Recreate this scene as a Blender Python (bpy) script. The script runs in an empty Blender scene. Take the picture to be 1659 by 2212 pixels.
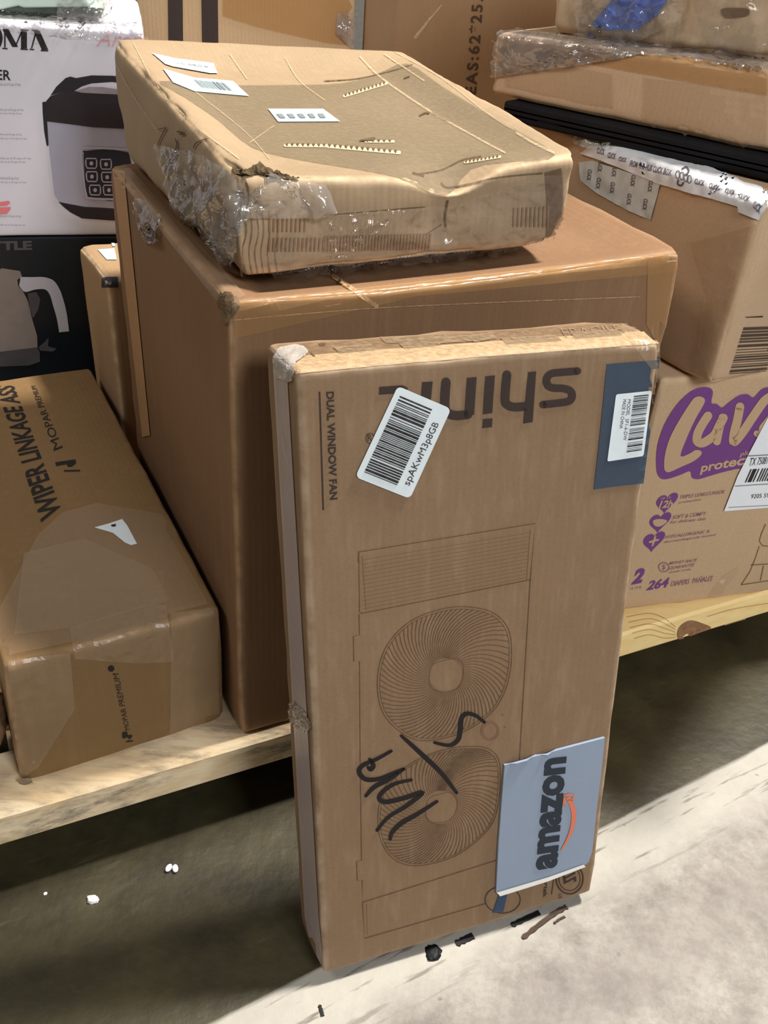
import bpy, bmesh, math, random
from mathutils import Vector, Matrix, noise
from mathutils.bvhtree import BVHTree

# ------------------------------------------------------------------ camera, world, lights
S = bpy.context.scene
COL = S.collection
W, H = 1659, 2212
F_PX, PITCH, ROLL, CAM_Z = 2005.88, 0.60375, 0.07743, 1.0113
_fw = Vector((0, math.cos(PITCH), -math.sin(PITCH)))
_r0 = Vector((1, 0, 0)); _u0 = Vector((0, math.sin(PITCH), math.cos(PITCH)))
_r = _r0 * math.cos(ROLL) + _u0 * math.sin(ROLL)
_u = -_r0 * math.sin(ROLL) + _u0 * math.cos(ROLL)
EYE = Vector((0, 0, CAM_Z))
cd = bpy.data.cameras.new('camera'); cam = bpy.data.objects.new('camera', cd); COL.objects.link(cam)
M3 = Matrix((_r, _u, -_fw)).transposed()
cam.matrix_world = Matrix.Translation(EYE) @ M3.to_4x4()
cd.sensor_fit = 'VERTICAL'; cd.sensor_height = 24; cd.lens = F_PX / H * 24
cd.clip_start = 0.02; cd.clip_end = 60
S.camera = cam
S.view_settings.view_transform = 'Standard'; S.view_settings.look = 'None'
S.view_settings.gamma = 1; S.view_settings.use_curve_mapping = False
S.view_settings.exposure = 0.18
wd = bpy.data.worlds.new('world'); S.world = wd; wd.use_nodes = True
bg = wd.node_tree.nodes['Background']; bg.inputs[0].default_value = (0.95, 0.97, 1.0, 1); bg.inputs[1].default_value = 0.07

def area(name, loc, target, size, power, col, sy=None):
    l = bpy.data.lights.new(name, 'AREA'); l.energy = power; l.color = col; l.size = size
    if sy: l.shape = 'RECTANGLE'; l.size_y = sy
    o = bpy.data.objects.new(name, l); COL.objects.link(o); o.location = loc
    o.rotation_euler = (Vector(target) - Vector(loc)).to_track_quat('-Z', 'Y').to_euler()
    return o
area('high_bay_and_fill', (1.9, 1.95, 4.7), (0.1, 0.9, 0), 0.5, 420, (1.0, 0.96, 0.90))
area('high_bay_and_fill', (-2.6, -0.3, 4.2), (0, 1.0, 0.3), 1.0, 46, (1.0, 0.93, 0.85))
area('high_bay_and_fill', (1.9, -2.0, 3.0), (0.6, 1.2, 0.4), 1.1, 100, (0.93, 0.96, 1.0))  # added fill, no known fixture; brightens the fronts of the right stack

# ------------------------------------------------------------------ helpers
def lin(c):
    return tuple((x / 12.92 if x <= 0.04045 else ((x + 0.055) / 1.055) ** 2.4) for x in [v / 255 for v in c]) + (1,)
def ray(px, py):
    return (_fw + _r * ((px - W / 2) / F_PX) - _u * ((py - H / 2) / F_PX)).normalized()
def at(px, py, z):
    d = ray(px, py); return EYE + d * ((z - CAM_Z) / d.z)
def snap(p, px, py):
    d = ray(px, py); return EYE + d * (p - EYE).dot(d)
def on_plane(px, py, p, n):
    d = ray(px, py); return EYE + d * ((p - EYE).dot(n) / d.dot(n))
def z_vert(px, py, x, y):
    d = ray(px, py); t = math.hypot(x, y) / math.hypot(d.x, d.y); return CAM_Z + d.z * t
def Z(ox, oy, s):
    return lambda *pts: [(ox + x * s, oy + y * s) for x, y in pts]

def newobj(name, verts, faces, mat, parent=None, origin=None, smooth=False):
    """verts in world coordinates; a child shares its parent's origin"""
    if parent is not None: origin = parent['_o'] if '_o' in parent else parent.matrix_world.translation
    if origin is None:
        xs = [v[0] for v in verts]; ys = [v[1] for v in verts]; zs = [v[2] for v in verts]
        origin = ((min(xs) + max(xs)) / 2, (min(ys) + max(ys)) / 2, min(zs))
    O = Vector(origin)
    me = bpy.data.meshes.new(name); me.from_pydata([tuple(Vector(v) - O) for v in verts], [], faces)
    me.materials.append(mat)
    if smooth:
        me.polygons.foreach_set('use_smooth', [True] * len(me.polygons))
    me.update()
    o = bpy.data.objects.new(name, me); COL.objects.link(o)
    ORI[o.name] = O
    if parent is not None: o.parent = parent
    else: o.location = O
    return o
ORI = {}
def tag(o, label, cat, group=None):
    o['label'] = label; o['category'] = cat
    if group: o['group'] = group
    return o
def child(name, verts, faces, mat, parent, smooth=False, label=None):
    o = newobj(name, verts, faces, mat, None, ORI[parent.name], smooth)
    o.location = (0, 0, 0); o.parent = parent
    if label: o['label'] = label
    return o

# ------------------------------------------------------------------ materials
def nodes(name):
    m = bpy.data.materials.new(name); m.use_nodes = True
    nt = m.node_tree; b = nt.nodes['Principled BSDF']; return m, nt, b
def N(nt, t, **k):
    n = nt.nodes.new(t)
    for a, v in k.items(): setattr(n, a, v)
    return n
def mixc(nt, fac, a, b, mode='MIX'):
    m = N(nt, 'ShaderNodeMix', data_type='RGBA', blend_type=mode)
    for s, v in ((m.inputs[0], fac), (m.inputs[6], a), (m.inputs[7], b)):
        if hasattr(v, 'links'): nt.links.new(v, s)
        else: s.default_value = v
    return m.outputs[2]
def noise_fac(nt, vec, scale, lo, hi, detail=4, rough=0.6):
    n = N(nt, 'ShaderNodeTexNoise'); n.inputs['Scale'].default_value = scale
    n.inputs['Detail'].default_value = detail; n.inputs['Roughness'].default_value = rough
    nt.links.new(vec, n.inputs['Vector'])
    r = N(nt, 'ShaderNodeMapRange'); r.inputs[1].default_value = lo; r.inputs[2].default_value = hi
    nt.links.new(n.outputs['Fac'], r.inputs[0]); return r.outputs[0]
def mapping(nt, rot=(0, 0, 0), scale=(1, 1, 1), loc=(0, 0, 0)):
    tc = N(nt, 'ShaderNodeTexCoord'); mp = N(nt, 'ShaderNodeMapping')
    mp.inputs['Rotation'].default_value = rot; mp.inputs['Scale'].default_value = scale; mp.inputs['Location'].default_value = loc
    nt.links.new(tc.outputs['Object'], mp.inputs['Vector']); return mp.outputs[0]
def kraft(name, rgb, yaw=0, stain=(0.80, 0.78, 0.74), wear=(222, 196, 160), gloss=0.7, blotch=0.6, seed=0.0, flute=0.18, wearamt=0.45):
    m, nt, b = nodes(name)
    v = mapping(nt, (0, 0, -yaw), loc=(seed, seed * 0.7, seed * 0.3))
    base = lin(rgb); dk = (base[0] * stain[0], base[1] * stain[1], base[2] * stain[2], 1)
    f1 = noise_fac(nt, v, 5, 0.40, 0.75, 5)
    mm = N(nt, 'ShaderNodeMath', operation='MULTIPLY'); mm.inputs[1].default_value = blotch; nt.links.new(f1, mm.inputs[0])
    c = mixc(nt, mm.outputs[0], base, dk)
    f2 = noise_fac(nt, v, 420, 0.35, 0.75, 2)
    c = mixc(nt, f2, c, mixc(nt, 0.12, c, (0.05, 0.03, 0.02, 1)))
    v2 = mapping(nt, (0, 0, -yaw), (1, 1, 0.06))
    f3 = noise_fac(nt, v2, 90, 0.5, 0.8, 2)
    m3 = N(nt, 'ShaderNodeMath', operation='MULTIPLY'); m3.inputs[1].default_value = 0.07; nt.links.new(f3, m3.inputs[0])
    c = mixc(nt, m3.outputs[0], c, lin(wear))
    at_ = N(nt, 'ShaderNodeAttribute', attribute_name='edge')
    f4 = noise_fac(nt, v, 38, 0.32, 0.62, 4)
    m4 = N(nt, 'ShaderNodeMath', operation='MULTIPLY'); nt.links.new(at_.outputs['Fac'], m4.inputs[0]); nt.links.new(f4, m4.inputs[1])
    m5 = N(nt, 'ShaderNodeMath', operation='MULTIPLY'); m5.inputs[1].default_value = wearamt; nt.links.new(m4.outputs[0], m5.inputs[0])
    c = mixc(nt, m5.outputs[0], c, lin(wear))
    nt.links.new(c, b.inputs['Base Color'])
    b.inputs['Roughness'].default_value = gloss; b.inputs['Specular IOR Level'].default_value = 0.3
    w = N(nt, 'ShaderNodeTexWave'); w.inputs['Scale'].default_value = 45; w.inputs['Distortion'].default_value = 0.4
    nt.links.new(v, w.inputs['Vector'])
    n2 = N(nt, 'ShaderNodeTexNoise'); n2.inputs['Scale'].default_value = 22; n2.inputs['Detail'].default_value = 5; nt.links.new(v, n2.inputs['Vector'])
    ad = N(nt, 'ShaderNodeMath', operation='MULTIPLY_ADD'); ad.inputs[1].default_value = flute
    nt.links.new(w.outputs['Fac'], ad.inputs[0]); nt.links.new(n2.outputs['Fac'], ad.inputs[2])
    bp = N(nt, 'ShaderNodeBump'); bp.inputs['Strength'].default_value = 0.22; bp.inputs['Distance'].default_value = 0.002
    nt.links.new(ad.outputs[0], bp.inputs['Height']); nt.links.new(bp.outputs[0], b.inputs['Normal'])
    return m
def plain(name, rgb, rough=0.6, var=0.08, scale=60, spec=0.3):
    m, nt, b = nodes(name); v = mapping(nt)
    base = lin(rgb); f = noise_fac(nt, v, scale, 0.3, 0.7)
    nt.links.new(mixc(nt, f, tuple(x * (1 - var) for x in base[:3]) + (1,), tuple(min(1, x * (1 + var)) for x in base[:3]) + (1,)), b.inputs['Base Color'])
    b.inputs['Roughness'].default_value = rough; b.inputs['Specular IOR Level'].default_value = spec
    return m
def ink(name, rgb, rough=0.6, worn=0.0, alpha=1.0):
    """printed ink, worn through in small specks"""
    m, nt, b = nodes(name); v = mapping(nt)
    b.inputs['Base Color'].default_value = lin(rgb); b.inputs['Roughness'].default_value = rough
    b.inputs['Specular IOR Level'].default_value = 0.25
    f = noise_fac(nt, v, 160, 0.35, 0.65, 3)
    mu = N(nt, 'ShaderNodeMath', operation='MULTIPLY_ADD'); mu.inputs[1].default_value = -worn; mu.inputs[2].default_value = alpha
    nt.links.new(f, mu.inputs[0]); nt.links.new(mu.outputs[0], b.inputs['Alpha'])
    return m
def film(name, tint=(255, 250, 240), body=0.10, gloss=0.35, bump=0.6, scale=28, bodycol=(225, 220, 210), rough=0.12):
    m, nt, b = nodes(name); nt.nodes.remove(b); out = nt.nodes['Material Output']
    v = mapping(nt)
    tr = N(nt, 'ShaderNodeBsdfTransparent'); tr.inputs[0].default_value = lin(tint)
    gl = N(nt, 'ShaderNodeBsdfGlossy'); gl.inputs['Roughness'].default_value = rough
    df = N(nt, 'ShaderNodeBsdfDiffuse'); df.inputs[0].default_value = lin(bodycol)
    n = N(nt, 'ShaderNodeTexNoise'); n.inputs['Scale'].default_value = scale; n.inputs['Detail'].default_value = 3; n.inputs['Distortion'].default_value = 1.5
    nt.links.new(v, n.inputs['Vector'])
    bp = N(nt, 'ShaderNodeBump'); bp.inputs['Strength'].default_value = bump; bp.inputs['Distance'].default_value = 0.006
    nt.links.new(n.outputs['Fac'], bp.inputs['Height'])
    nt.links.new(bp.outputs[0], gl.inputs['Normal'])
    lw = N(nt, 'ShaderNodeFresnel'); lw.inputs[0].default_value = 1.45; nt.links.new(bp.outputs[0], lw.inputs['Normal'])
    mu = N(nt, 'ShaderNodeMath', operation='MULTIPLY_ADD'); mu.inputs[1].default_value = gloss * 2; mu.inputs[2].default_value = gloss * 0.12
    nt.links.new(lw.outputs[0], mu.inputs[0])
    a = N(nt, 'ShaderNodeMixShader'); a.inputs[0].default_value = body; nt.links.new(tr.outputs[0], a.inputs[1]); nt.links.new(df.outputs[0], a.inputs[2])
    c = N(nt, 'ShaderNodeMixShader'); nt.links.new(mu.outputs[0], c.inputs[0]); nt.links.new(a.outputs[0], c.inputs[1]); nt.links.new(gl.outputs[0], c.inputs[2])
    nt.links.new(c.outputs[0], out.inputs['Surface'])
    return m

# ------------------------------------------------------------------ cartons
def prof(L, r, n, extra=()):
    a = [0, r * 0.29, r * 0.62, r, r + 0.004, r + 0.012]
    n = max(2, n); mid = [a[-1] + (L - 2 * a[-1]) * i / n for i in range(1, n)]
    return a + mid + [L - x for x in reversed(a)]
def carton(name, cs, mat, r=0.006, cell=0.03, rough=0.002, seed=0, disp=None, bulge=0.0):
    """cs: dict of 8 world corners LFb .. RBt; a rounded, slightly battered hexahedral box"""
    Wd = ((cs['RFb'] - cs['LFb']).length + (cs['RFt'] - cs['LFt']).length) / 2
    Dp = ((cs['LBt'] - cs['LFt']).length + (cs['RBt'] - cs['RFt']).length) / 2
    Hh = ((cs['LFt'] - cs['LFb']).length + (cs['RFt'] - cs['RFb']).length) / 2
    dims = (Wd, Dp, Hh); rr = min(r, min(dims) * 0.3)
    P = [prof(L, rr, int(L / cell)) for L in dims]
    def tri(p):
        u, v, w = p[0] / Wd, p[1] / Dp, p[2] / Hh
        def mx(a, b, t): return a * (1 - t) + b * t
        lo = mx(mx(cs['LFb'], cs['RFb'], u), mx(cs['LBb'], cs['RBb'], u), v)
        hi = mx(mx(cs['LFt'], cs['RFt'], u), mx(cs['LBt'], cs['RBt'], u), v)
        return mx(lo, hi, w)
    ctr = sum((cs[k] for k in cs), Vector()) / 8
    vid = {}; verts = []; edge = []; faces = []
    def vert(i, j, k):
        key = (i, j, k)
        if key in vid: return vid[key]
        p = Vector((P[0][i], P[1][j], P[2][k]))
        inn = Vector([min(max(p[a], rr), dims[a] - rr) for a in range(3)])
        n = p - inn; nl = n.length
        if nl > 1e-9: q = inn + n / nl * rr
        else: q = p
        # distance to the nearest box edge
        ds = sorted([min(p[a], dims[a] - p[a]) for a in range(3)])
        de = ds[1]
        e = max(0.0, 1 - de / 0.009)
        wpos = tri(q)
        nn = (n / nl if nl > 1e-9 else Vector((0, 0, 1)))
        if rough:
            near = math.exp(-de / 0.009)
            s = noise.noise(wpos * 22 + Vector((seed * 7.1, 0, 0))) + 0.5 * noise.noise(wpos * 60 + Vector((0, seed * 3.3, 0)))
            c3 = math.exp(-(ds[2] + ds[1]) / 0.03)
            wpos = wpos + (ctr - wpos).normalized() * (near * rough * (1.0 + s * 1.6) + c3 * rough * 1.6 * (1 + s))
        if bulge:
            bb = [math.sin(math.pi * p[a] / dims[a]) for a in range(3)]
            nw = (tri(q + nn * 0.01) - tri(q))
            if nw.length > 1e-9:
                k2 = [bb[a] for a in range(3) if abs(n[a]) < 1e-9]
                f = 1
                for x in k2: f *= x
                wpos = wpos + nw.normalized() * bulge * f
        if disp:
            wpos = wpos + disp(q[0] / Wd, q[1] / Dp, q[2] / Hh, wpos)
        vid[key] = len(verts); verts.append(wpos); edge.append(e)
        return vid[key]
    n0, n1, n2 = [len(x) - 1 for x in P]
    for i in range(n0):
        for j in range(n1):
            faces.append((vert(i, j, 0), vert(i, j + 1, 0), vert(i + 1, j + 1, 0), vert(i + 1, j, 0)))
            faces.append((vert(i, j, n2), vert(i + 1, j, n2), vert(i + 1, j + 1, n2), vert(i, j + 1, n2)))
    for i in range(n0):
        for k in range(n2):
            faces.append((vert(i, 0, k), vert(i + 1, 0, k), vert(i + 1, 0, k + 1), vert(i, 0, k + 1)))
            faces.append((vert(i, n1, k), vert(i, n1, k + 1), vert(i + 1, n1, k + 1), vert(i + 1, n1, k)))
    for j in range(n1):
        for k in range(n2):
            faces.append((vert(0, j, k), vert(0, j, k + 1), vert(0, j + 1, k + 1), vert(0, j + 1, k)))
            faces.append((vert(n0, j, k), vert(n0, j + 1, k), vert(n0, j + 1, k + 1), vert(n0, j, k + 1)))
    o = newobj(name, verts, faces, mat, smooth=True)
    at_ = o.data.attributes.new('edge', 'FLOAT', 'POINT'); at_.data.foreach_set('value', edge)
    BVH[o.name] = BVHTree.FromPolygons([tuple(v) for v in verts], faces)
    wn = o.modifiers.new('wn', 'WEIGHTED_NORMAL'); wn.keep_sharp = False; wn.weight = 90
    return o
BVH = {}
def boxcorners(x, y, z, yaw, w, d, h):
    ex = Vector((math.cos(yaw), math.sin(yaw), 0)); ey = Vector((-math.sin(yaw), math.cos(yaw), 0)); o = Vector((x, y, z))
    return {n + m + t: o + ex * w * i + ey * d * j + Vector((0, 0, h)) * k
            for i, n in ((0, 'L'), (1, 'R')) for j, m in ((0, 'F'), (1, 'B')) for k, t in ((0, 'b'), (1, 't'))}

# ------------------------------------------------------------------ flat artwork laid on a surface
def hom(q):
    (x0, y0), (x1, y1), (x2, y2), (x3, y3) = q
    dx1, dx2, dx3 = x1 - x2, x3 - x2, x0 - x1 + x2 - x3
    dy1, dy2, dy3 = y1 - y2, y3 - y2, y0 - y1 + y2 - y3
    den = dx1 * dy2 - dx2 * dy1
    g = (dx3 * dy2 - dx2 * dy3) / den; h = (dx1 * dy3 - dx3 * dy1) / den
    a, b, c = x1 - x0 + g * x1, x3 - x0 + h * x3, x0
    d, e, f = y1 - y0 + g * y1, y3 - y0 + h * y3, y0
    def m(u, v):
        w = g * u + h * v + 1; return ((a * u + b * v + c) / w, (d * u + e * v + f) / w)
    return m
def smoothline(pts, n=6, closed=False):
    if len(pts) < 3: return pts
    out = []; L = len(pts)
    rng = range(L) if closed else range(L - 1)
    for i in rng:
        p0 = pts[(i - 1) % L] if closed or i > 0 else pts[0]
        p1 = pts[i]; p2 = pts[(i + 1) % L]
        p3 = pts[(i + 2) % L] if closed or i + 2 < L else pts[-1]
        for k in range(n):
            t = k / n
            out.append(tuple(0.5 * ((2 * p1[a]) + (-p0[a] + p2[a]) * t + (2 * p0[a] - 5 * p1[a] + 4 * p2[a] - p3[a]) * t * t
                       + (-p0[a] + 3 * p1[a] - 3 * p2[a] + p3[a]) * t ** 3) for a in (0, 1)))
    if not closed: out.append(pts[-1])
    return out
class Art:
    """2-D shapes in photo pixels or, with a quad, in the unit square of that quad"""
    def __init__(s, quad=None): s.m = hom(quad) if quad else (lambda u, v: (u, v)); s.V = []; s.F = []; s.L = []
    def poly(s, pts):
        s.L.append(len(s.F)); b = len(s.V); s.V += [s.m(*p) for p in pts]; s.F.append(tuple(range(b, b + len(pts)))); return s
    def rect(s, x0, y0, x1, y1): return s.poly([(x0, y0), (x1, y0), (x1, y1), (x0, y1)])
    def rrect(s, r=0.06, ax=1.0, x0=0, y0=0, x1=1, y1=1):
        pts = []
        for cx, cy, a0 in ((x1 - r * ax, y0 + r, -90), (x1 - r * ax, y1 - r, 0), (x0 + r * ax, y1 - r, 90), (x0 + r * ax, y0 + r, 180)):
            for k in range(5):
                a = math.radians(a0 + k * 22.5); pts.append((cx + math.cos(a) * r * ax, cy + math.sin(a) * r))
        return s.poly(pts)
    def line(s, pts, w, sm=False, closed=False, taper=None, px=True):
        """ribbon; width w in pixels after mapping"""
        s.L.append(len(s.F))
        if sm: pts = smoothline(pts, 6, closed)
        q = [s.m(*p) for p in pts]
        if closed: q = q + [q[0]]
        n = len(q); b = len(s.V)
        for i, p in enumerate(q):
            a = q[i - 1] if i > 0 else (q[-2] if closed else q[0]); c = q[i + 1] if i < n - 1 else (q[1] if closed else q[-1])
            tx, ty = c[0] - a[0], c[1] - a[1]; l = math.hypot(tx, ty) or 1
            ww = w * (taper(i / (n - 1)) if taper else 1) / 2
            s.V += [(p[0] - ty / l * ww, p[1] + tx / l * ww), (p[0] + ty / l * ww, p[1] - tx / l * ww)]
        for i in range(n - 1): s.F.append((b + 2 * i, b + 2 * i + 1, b + 2 * i + 3, b + 2 * i + 2))
        if not closed and w > 3:
            for e in (0, n - 1):
                ww = w * (taper(e / (n - 1)) if taper else 1) / 2; p = q[e]; k0 = len(s.V)
                s.V += [(p[0] + math.cos(t * math.pi / 5) * ww, p[1] + math.sin(t * math.pi / 5) * ww) for t in range(10)]
                s.F.append(tuple(range(k0, k0 + 10)))
        return s
    def ring(s, cx, cy, rx, ry, w, n=28):
        return s.line([(cx + rx * math.cos(2 * math.pi * i / n), cy + ry * math.sin(2 * math.pi * i / n)) for i in range(n)], w, closed=True)
    def disc(s, cx, cy, rx, ry, n=20):
        return s.poly([(cx + rx * math.cos(2 * math.pi * i / n), cy + ry * math.sin(2 * math.pi * i / n)) for i in range(n)])
    def text(s, txt, x0, y0, x1, y1, bold=0.0, shear=0.0, space=1.0, quad=None):
        m = hom(quad) if quad else s.m
        cu = bpy.data.curves.new('t', 'FONT'); cu.body = txt; cu.offset = bold; cu.shear = shear; cu.resolution_u = 3; cu.space_character = space
        to = bpy.data.objects.new('t', cu); COL.objects.link(to)
        dg = bpy.context.evaluated_depsgraph_get(); ev = to.evaluated_get(dg); me = ev.to_mesh()
        vs = [v.co.copy() for v in me.vertices]; fs = [tuple(p.vertices) for p in me.polygons]
        ev.to_mesh_clear(); bpy.data.objects.remove(to); bpy.data.curves.remove(cu)
        if not vs: return s
        ax, bx = min(v.x for v in vs), max(v.x for v in vs); ay, by = min(v.y for v in vs), max(v.y for v in vs)
        b = len(s.V)
        for v in vs:
            tx = (v.x - ax) / (bx - ax); ty = (v.y - ay) / max(1e-6, (by - ay))
            s.V.append(m(x0 + (x1 - x0) * tx, y1 + (y0 - y1) * ty))
        s.F += [tuple(i + b for i in f) for f in fs]
        return s
    def bars(s, x0, y0, x1, y1, n, seed, horizontal=True, fill=0.5):
        rd = random.Random(seed); ws = []; t = 0
        for i in range(n):
            ws.append((rd.choice((1, 1, 2, 3)), rd.choice((1, 1, 2)))) 
        tot = sum(a + b for a, b in ws)
        for a, b in ws:
            f0, f1 = t / tot, (t + a) / tot; t += a + b
            if horizontal: s.rect(x0, y0 + (y1 - y0) * f0, x1, y0 + (y1 - y0) * f1)
            else: s.rect(x0 + (x1 - x0) * f0, y0, x0 + (x1 - x0) * f1, y1)
        return s
    def put(s, name, mat, parent, each=False, **k):
        if not each: return s.put1(name, mat, parent, **k)
        L = s.L + [len(s.F)]; o = None
        for a_, b_ in zip(L[:-1], L[1:]):
            if b_ <= a_: continue
            t_ = Art(); idx = sorted({i for f in s.F[a_:b_] for i in f}); mp = {i: n for n, i in enumerate(idx)}
            t_.V = [s.V[i] for i in idx]; t_.F = [tuple(mp[i] for i in f) for f in s.F[a_:b_]]
            o = t_.put1(name, mat, parent, **k)
        return o
    def put1(s, name, mat, parent, off=0.0007, sub=0, crinkle=0.0, thick=0.0, target=None, cfreq=40, smooth=False, label=None, lift=None, reg=False):
        bm = bmesh.new(); vs = [bm.verts.new((x, y, 0)) for x, y in s.V]
        for f in s.F:
            try: bm.faces.new([vs[i] for i in f])
            except Exception: pass
        if sub:
            bmesh.ops.triangulate(bm, faces=[f for f in bm.faces if len(f.verts) > 4])
            for _ in range(8):
                es = [e for e in bm.edges if e.calc_length() > sub]
                if not es: break
                bmesh.ops.subdivide_edges(bm, edges=es, cuts=1, use_grid_fill=True)
                bmesh.ops.triangulate(bm, faces=[f for f in bm.faces if len(f.verts) > 4])
        tr = target or parent
        while tr.name not in BVH: tr = tr.parent
        tree = BVH[tr.name]; out = []; last = None; cache = []
        for v in bm.verts:
            d = ray(v.co.x, v.co.y); h, n, i, dist = tree.ray_cast(EYE, d)
            if h is not None and n.dot(d) > 0: n = -n
            cache.append((h, n, d))
        good = [c for c in cache if c[0] is not None]
        bad = set(); bm.verts.index_update()
        for v, (h, n, d) in zip(bm.verts, cache):
            if h is None:
                if not good: h, n = EYE + d, -d
                else:
                    g = min(good, key=lambda c: (c[2] - d).length); n = g[1]
                    den = d.dot(n)
                    h = EYE + d * ((g[0] - EYE).dot(n) / den) if abs(den) > 0.08 else g[0]
                    if (h - g[0]).length > 0.008: bad.add(v.index)
            p = h + n * off
            if crinkle: p = p + n * (abs(noise.noise(p * cfreq)) + 0.6 * abs(noise.noise(p * cfreq * 2.7))) * crinkle
            if lift: p = p + n * lift(v.co.x, v.co.y)
            out.append(p)
        faces = [tuple(v.index for v in f.verts) for f in (bm.verts.index_update() or bm.faces)]
        bm.free()
        # face the camera
        ff = []
        for f in faces:
            if any(i in bad for i in f): continue
            a, b, c = out[f[0]], out[f[1]], out[f[2]]
            nn = (b - a).cross(c - a)
            ff.append(tuple(reversed(f)) if nn.dot(a - EYE) > 0 else f)
        used = sorted({i for f in ff for i in f}); rm = {i: k for k, i in enumerate(used)}
        out = [out[i] for i in used]; ff = [tuple(rm[i] for i in f) for f in ff]
        o = child(name, out, ff, mat, parent, smooth, label)
        if reg: BVH[o.name] = BVHTree.FromPolygons([tuple(v) for v in out], ff)
        if thick:
            md = o.modifiers.new('t', 'SOLIDIFY'); md.thickness = thick; md.offset = -1
        return o

# ------------------------------------------------------------------ shared materials
INK_DK = ink('dark_brown_ink', (56, 45, 40), worn=0.15)
INK_BK = ink('black_ink', (38, 34, 32), worn=0.15)
MARKER = ink('black_marker', (24, 20, 22), rough=0.35)
PAPER = plain('white_label_paper', (214, 222, 224), 0.45, 0.03)
TAPE = film('clear_packing_tape', tint=(255, 253, 250), body=0.14, gloss=0.10, bump=0.25, scale=14, bodycol=(214, 190, 160), rough=0.22)
TAPE_BR = film('tan_packing_tape', tint=(250, 238, 220), body=0.32, gloss=0.07, bump=0.25, scale=14, bodycol=(196, 158, 112), rough=0.25)
WRAP = film('clear_plastic_wrap', tint=(255, 255, 255), body=0.11, gloss=0.42, bump=0.8, scale=26, bodycol=(235, 232, 228), rough=0.08)
PAPER_BLUE = plain('bluish_label_paper', (190, 208, 212), 0.45, 0.03)
TEAR = plain('torn_cardboard_core', (92, 72, 50), 0.9, 0.3, 90)
CREASE = plain('pale_crease', (205, 180, 145), 0.8, 0.1, 90)

# ------------------------------------------------------------------ floor and wall
def wavecoord(nt): pass
m, nt, b = nodes('stained_concrete')
tc = N(nt, 'ShaderNodeTexCoord'); sx = N(nt, 'ShaderNodeSeparateXYZ'); nt.links.new(tc.outputs['Object'], sx.inputs[0])
ang = math.atan(0.623)
rot = N(nt, 'ShaderNodeMapping'); rot.inputs['Rotation'].default_value = (0, 0, -ang); nt.links.new(tc.outputs['Object'], rot.inputs['Vector'])
rs = N(nt, 'ShaderNodeSeparateXYZ'); nt.links.new(rot.outputs[0], rs.inputs[0])
# across-joint distance: t = y' - offset  (joint passes (-.143,.493))
off = -(-0.143) * math.sin(ang) + 0.493 * math.cos(ang)
def M(op, a, b_=None, c=None):
    n = N(nt, 'ShaderNodeMath', operation=op)
    for i, v in enumerate((a, b_, c)):
        if v is None: continue
        if hasattr(v, 'links'): nt.links.new(v, n.inputs[i])
        else: n.inputs[i].default_value = v
    return n.outputs[0]
t = M('SUBTRACT', rs.outputs[1], off)
raw = tc.outputs['Object']
stre = N(nt, 'ShaderNodeMapping'); stre.inputs['Scale'].default_value = (0.12, 1, 1); nt.links.new(rot.outputs[0], stre.inputs['Vector'])
wob = noise_fac(nt, stre.outputs[0], 14, 0, 1, 6)
tw = M('ADD', t, M('MULTIPLY', M('SUBTRACT', wob, 0.5), 0.035))
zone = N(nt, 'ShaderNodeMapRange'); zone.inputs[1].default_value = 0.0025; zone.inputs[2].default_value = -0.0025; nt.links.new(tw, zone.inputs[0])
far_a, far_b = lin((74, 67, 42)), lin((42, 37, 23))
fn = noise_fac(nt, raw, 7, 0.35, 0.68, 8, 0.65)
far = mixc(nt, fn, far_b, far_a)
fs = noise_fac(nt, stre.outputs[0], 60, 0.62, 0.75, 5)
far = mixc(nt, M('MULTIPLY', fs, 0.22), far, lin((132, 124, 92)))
nearA, nearB = lin((156, 150, 140)), lin((96, 90, 84))
nn_ = noise_fac(nt, raw, 11, 0.42, 0.62, 10, 0.75)
near = mixc(nt, M('MULTIPLY', nn_, 0.75), nearA, nearB)
nn2 = noise_fac(nt, raw, 90, 0.45, 0.75, 6, 0.75)
near = mixc(nt, M('MULTIPLY', nn2, 0.55), near, lin((112, 98, 88)))
# worn pale band beside the joint, with dark streaks in it
band = N(nt, 'ShaderNodeMapRange'); band.inputs[1].default_value = -0.10; band.inputs[2].default_value = -0.05; nt.links.new(tw, band.inputs[0])
near = mixc(nt, M('MULTIPLY', band.outputs[0], 0.75), near, lin((176, 171, 159)))
st = noise_fac(nt, stre.outputs[0], 75, 0.57, 0.66, 4)
near = mixc(nt, M('MULTIPLY', M('MULTIPLY', st, band.outputs[0]), 0.85), near, lin((100, 93, 82)))
vo = N(nt, 'ShaderNodeTexVoronoi'); vo.inputs['Scale'].default_value = 34; nt.links.new(raw, vo.inputs['Vector'])
vr = N(nt, 'ShaderNodeMapRange'); vr.inputs[1].default_value = 0.14; vr.inputs[2].default_value = 0.07; nt.links.new(vo.outputs['Distance'], vr.inputs[0])
sp = noise_fac(nt, raw, 21, 0.56, 0.60, 2)
near = mixc(nt, M('MULTIPLY', M('MULTIPLY', vr.outputs[0], sp), 0.6), near, lin((84, 74, 70)))
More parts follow.
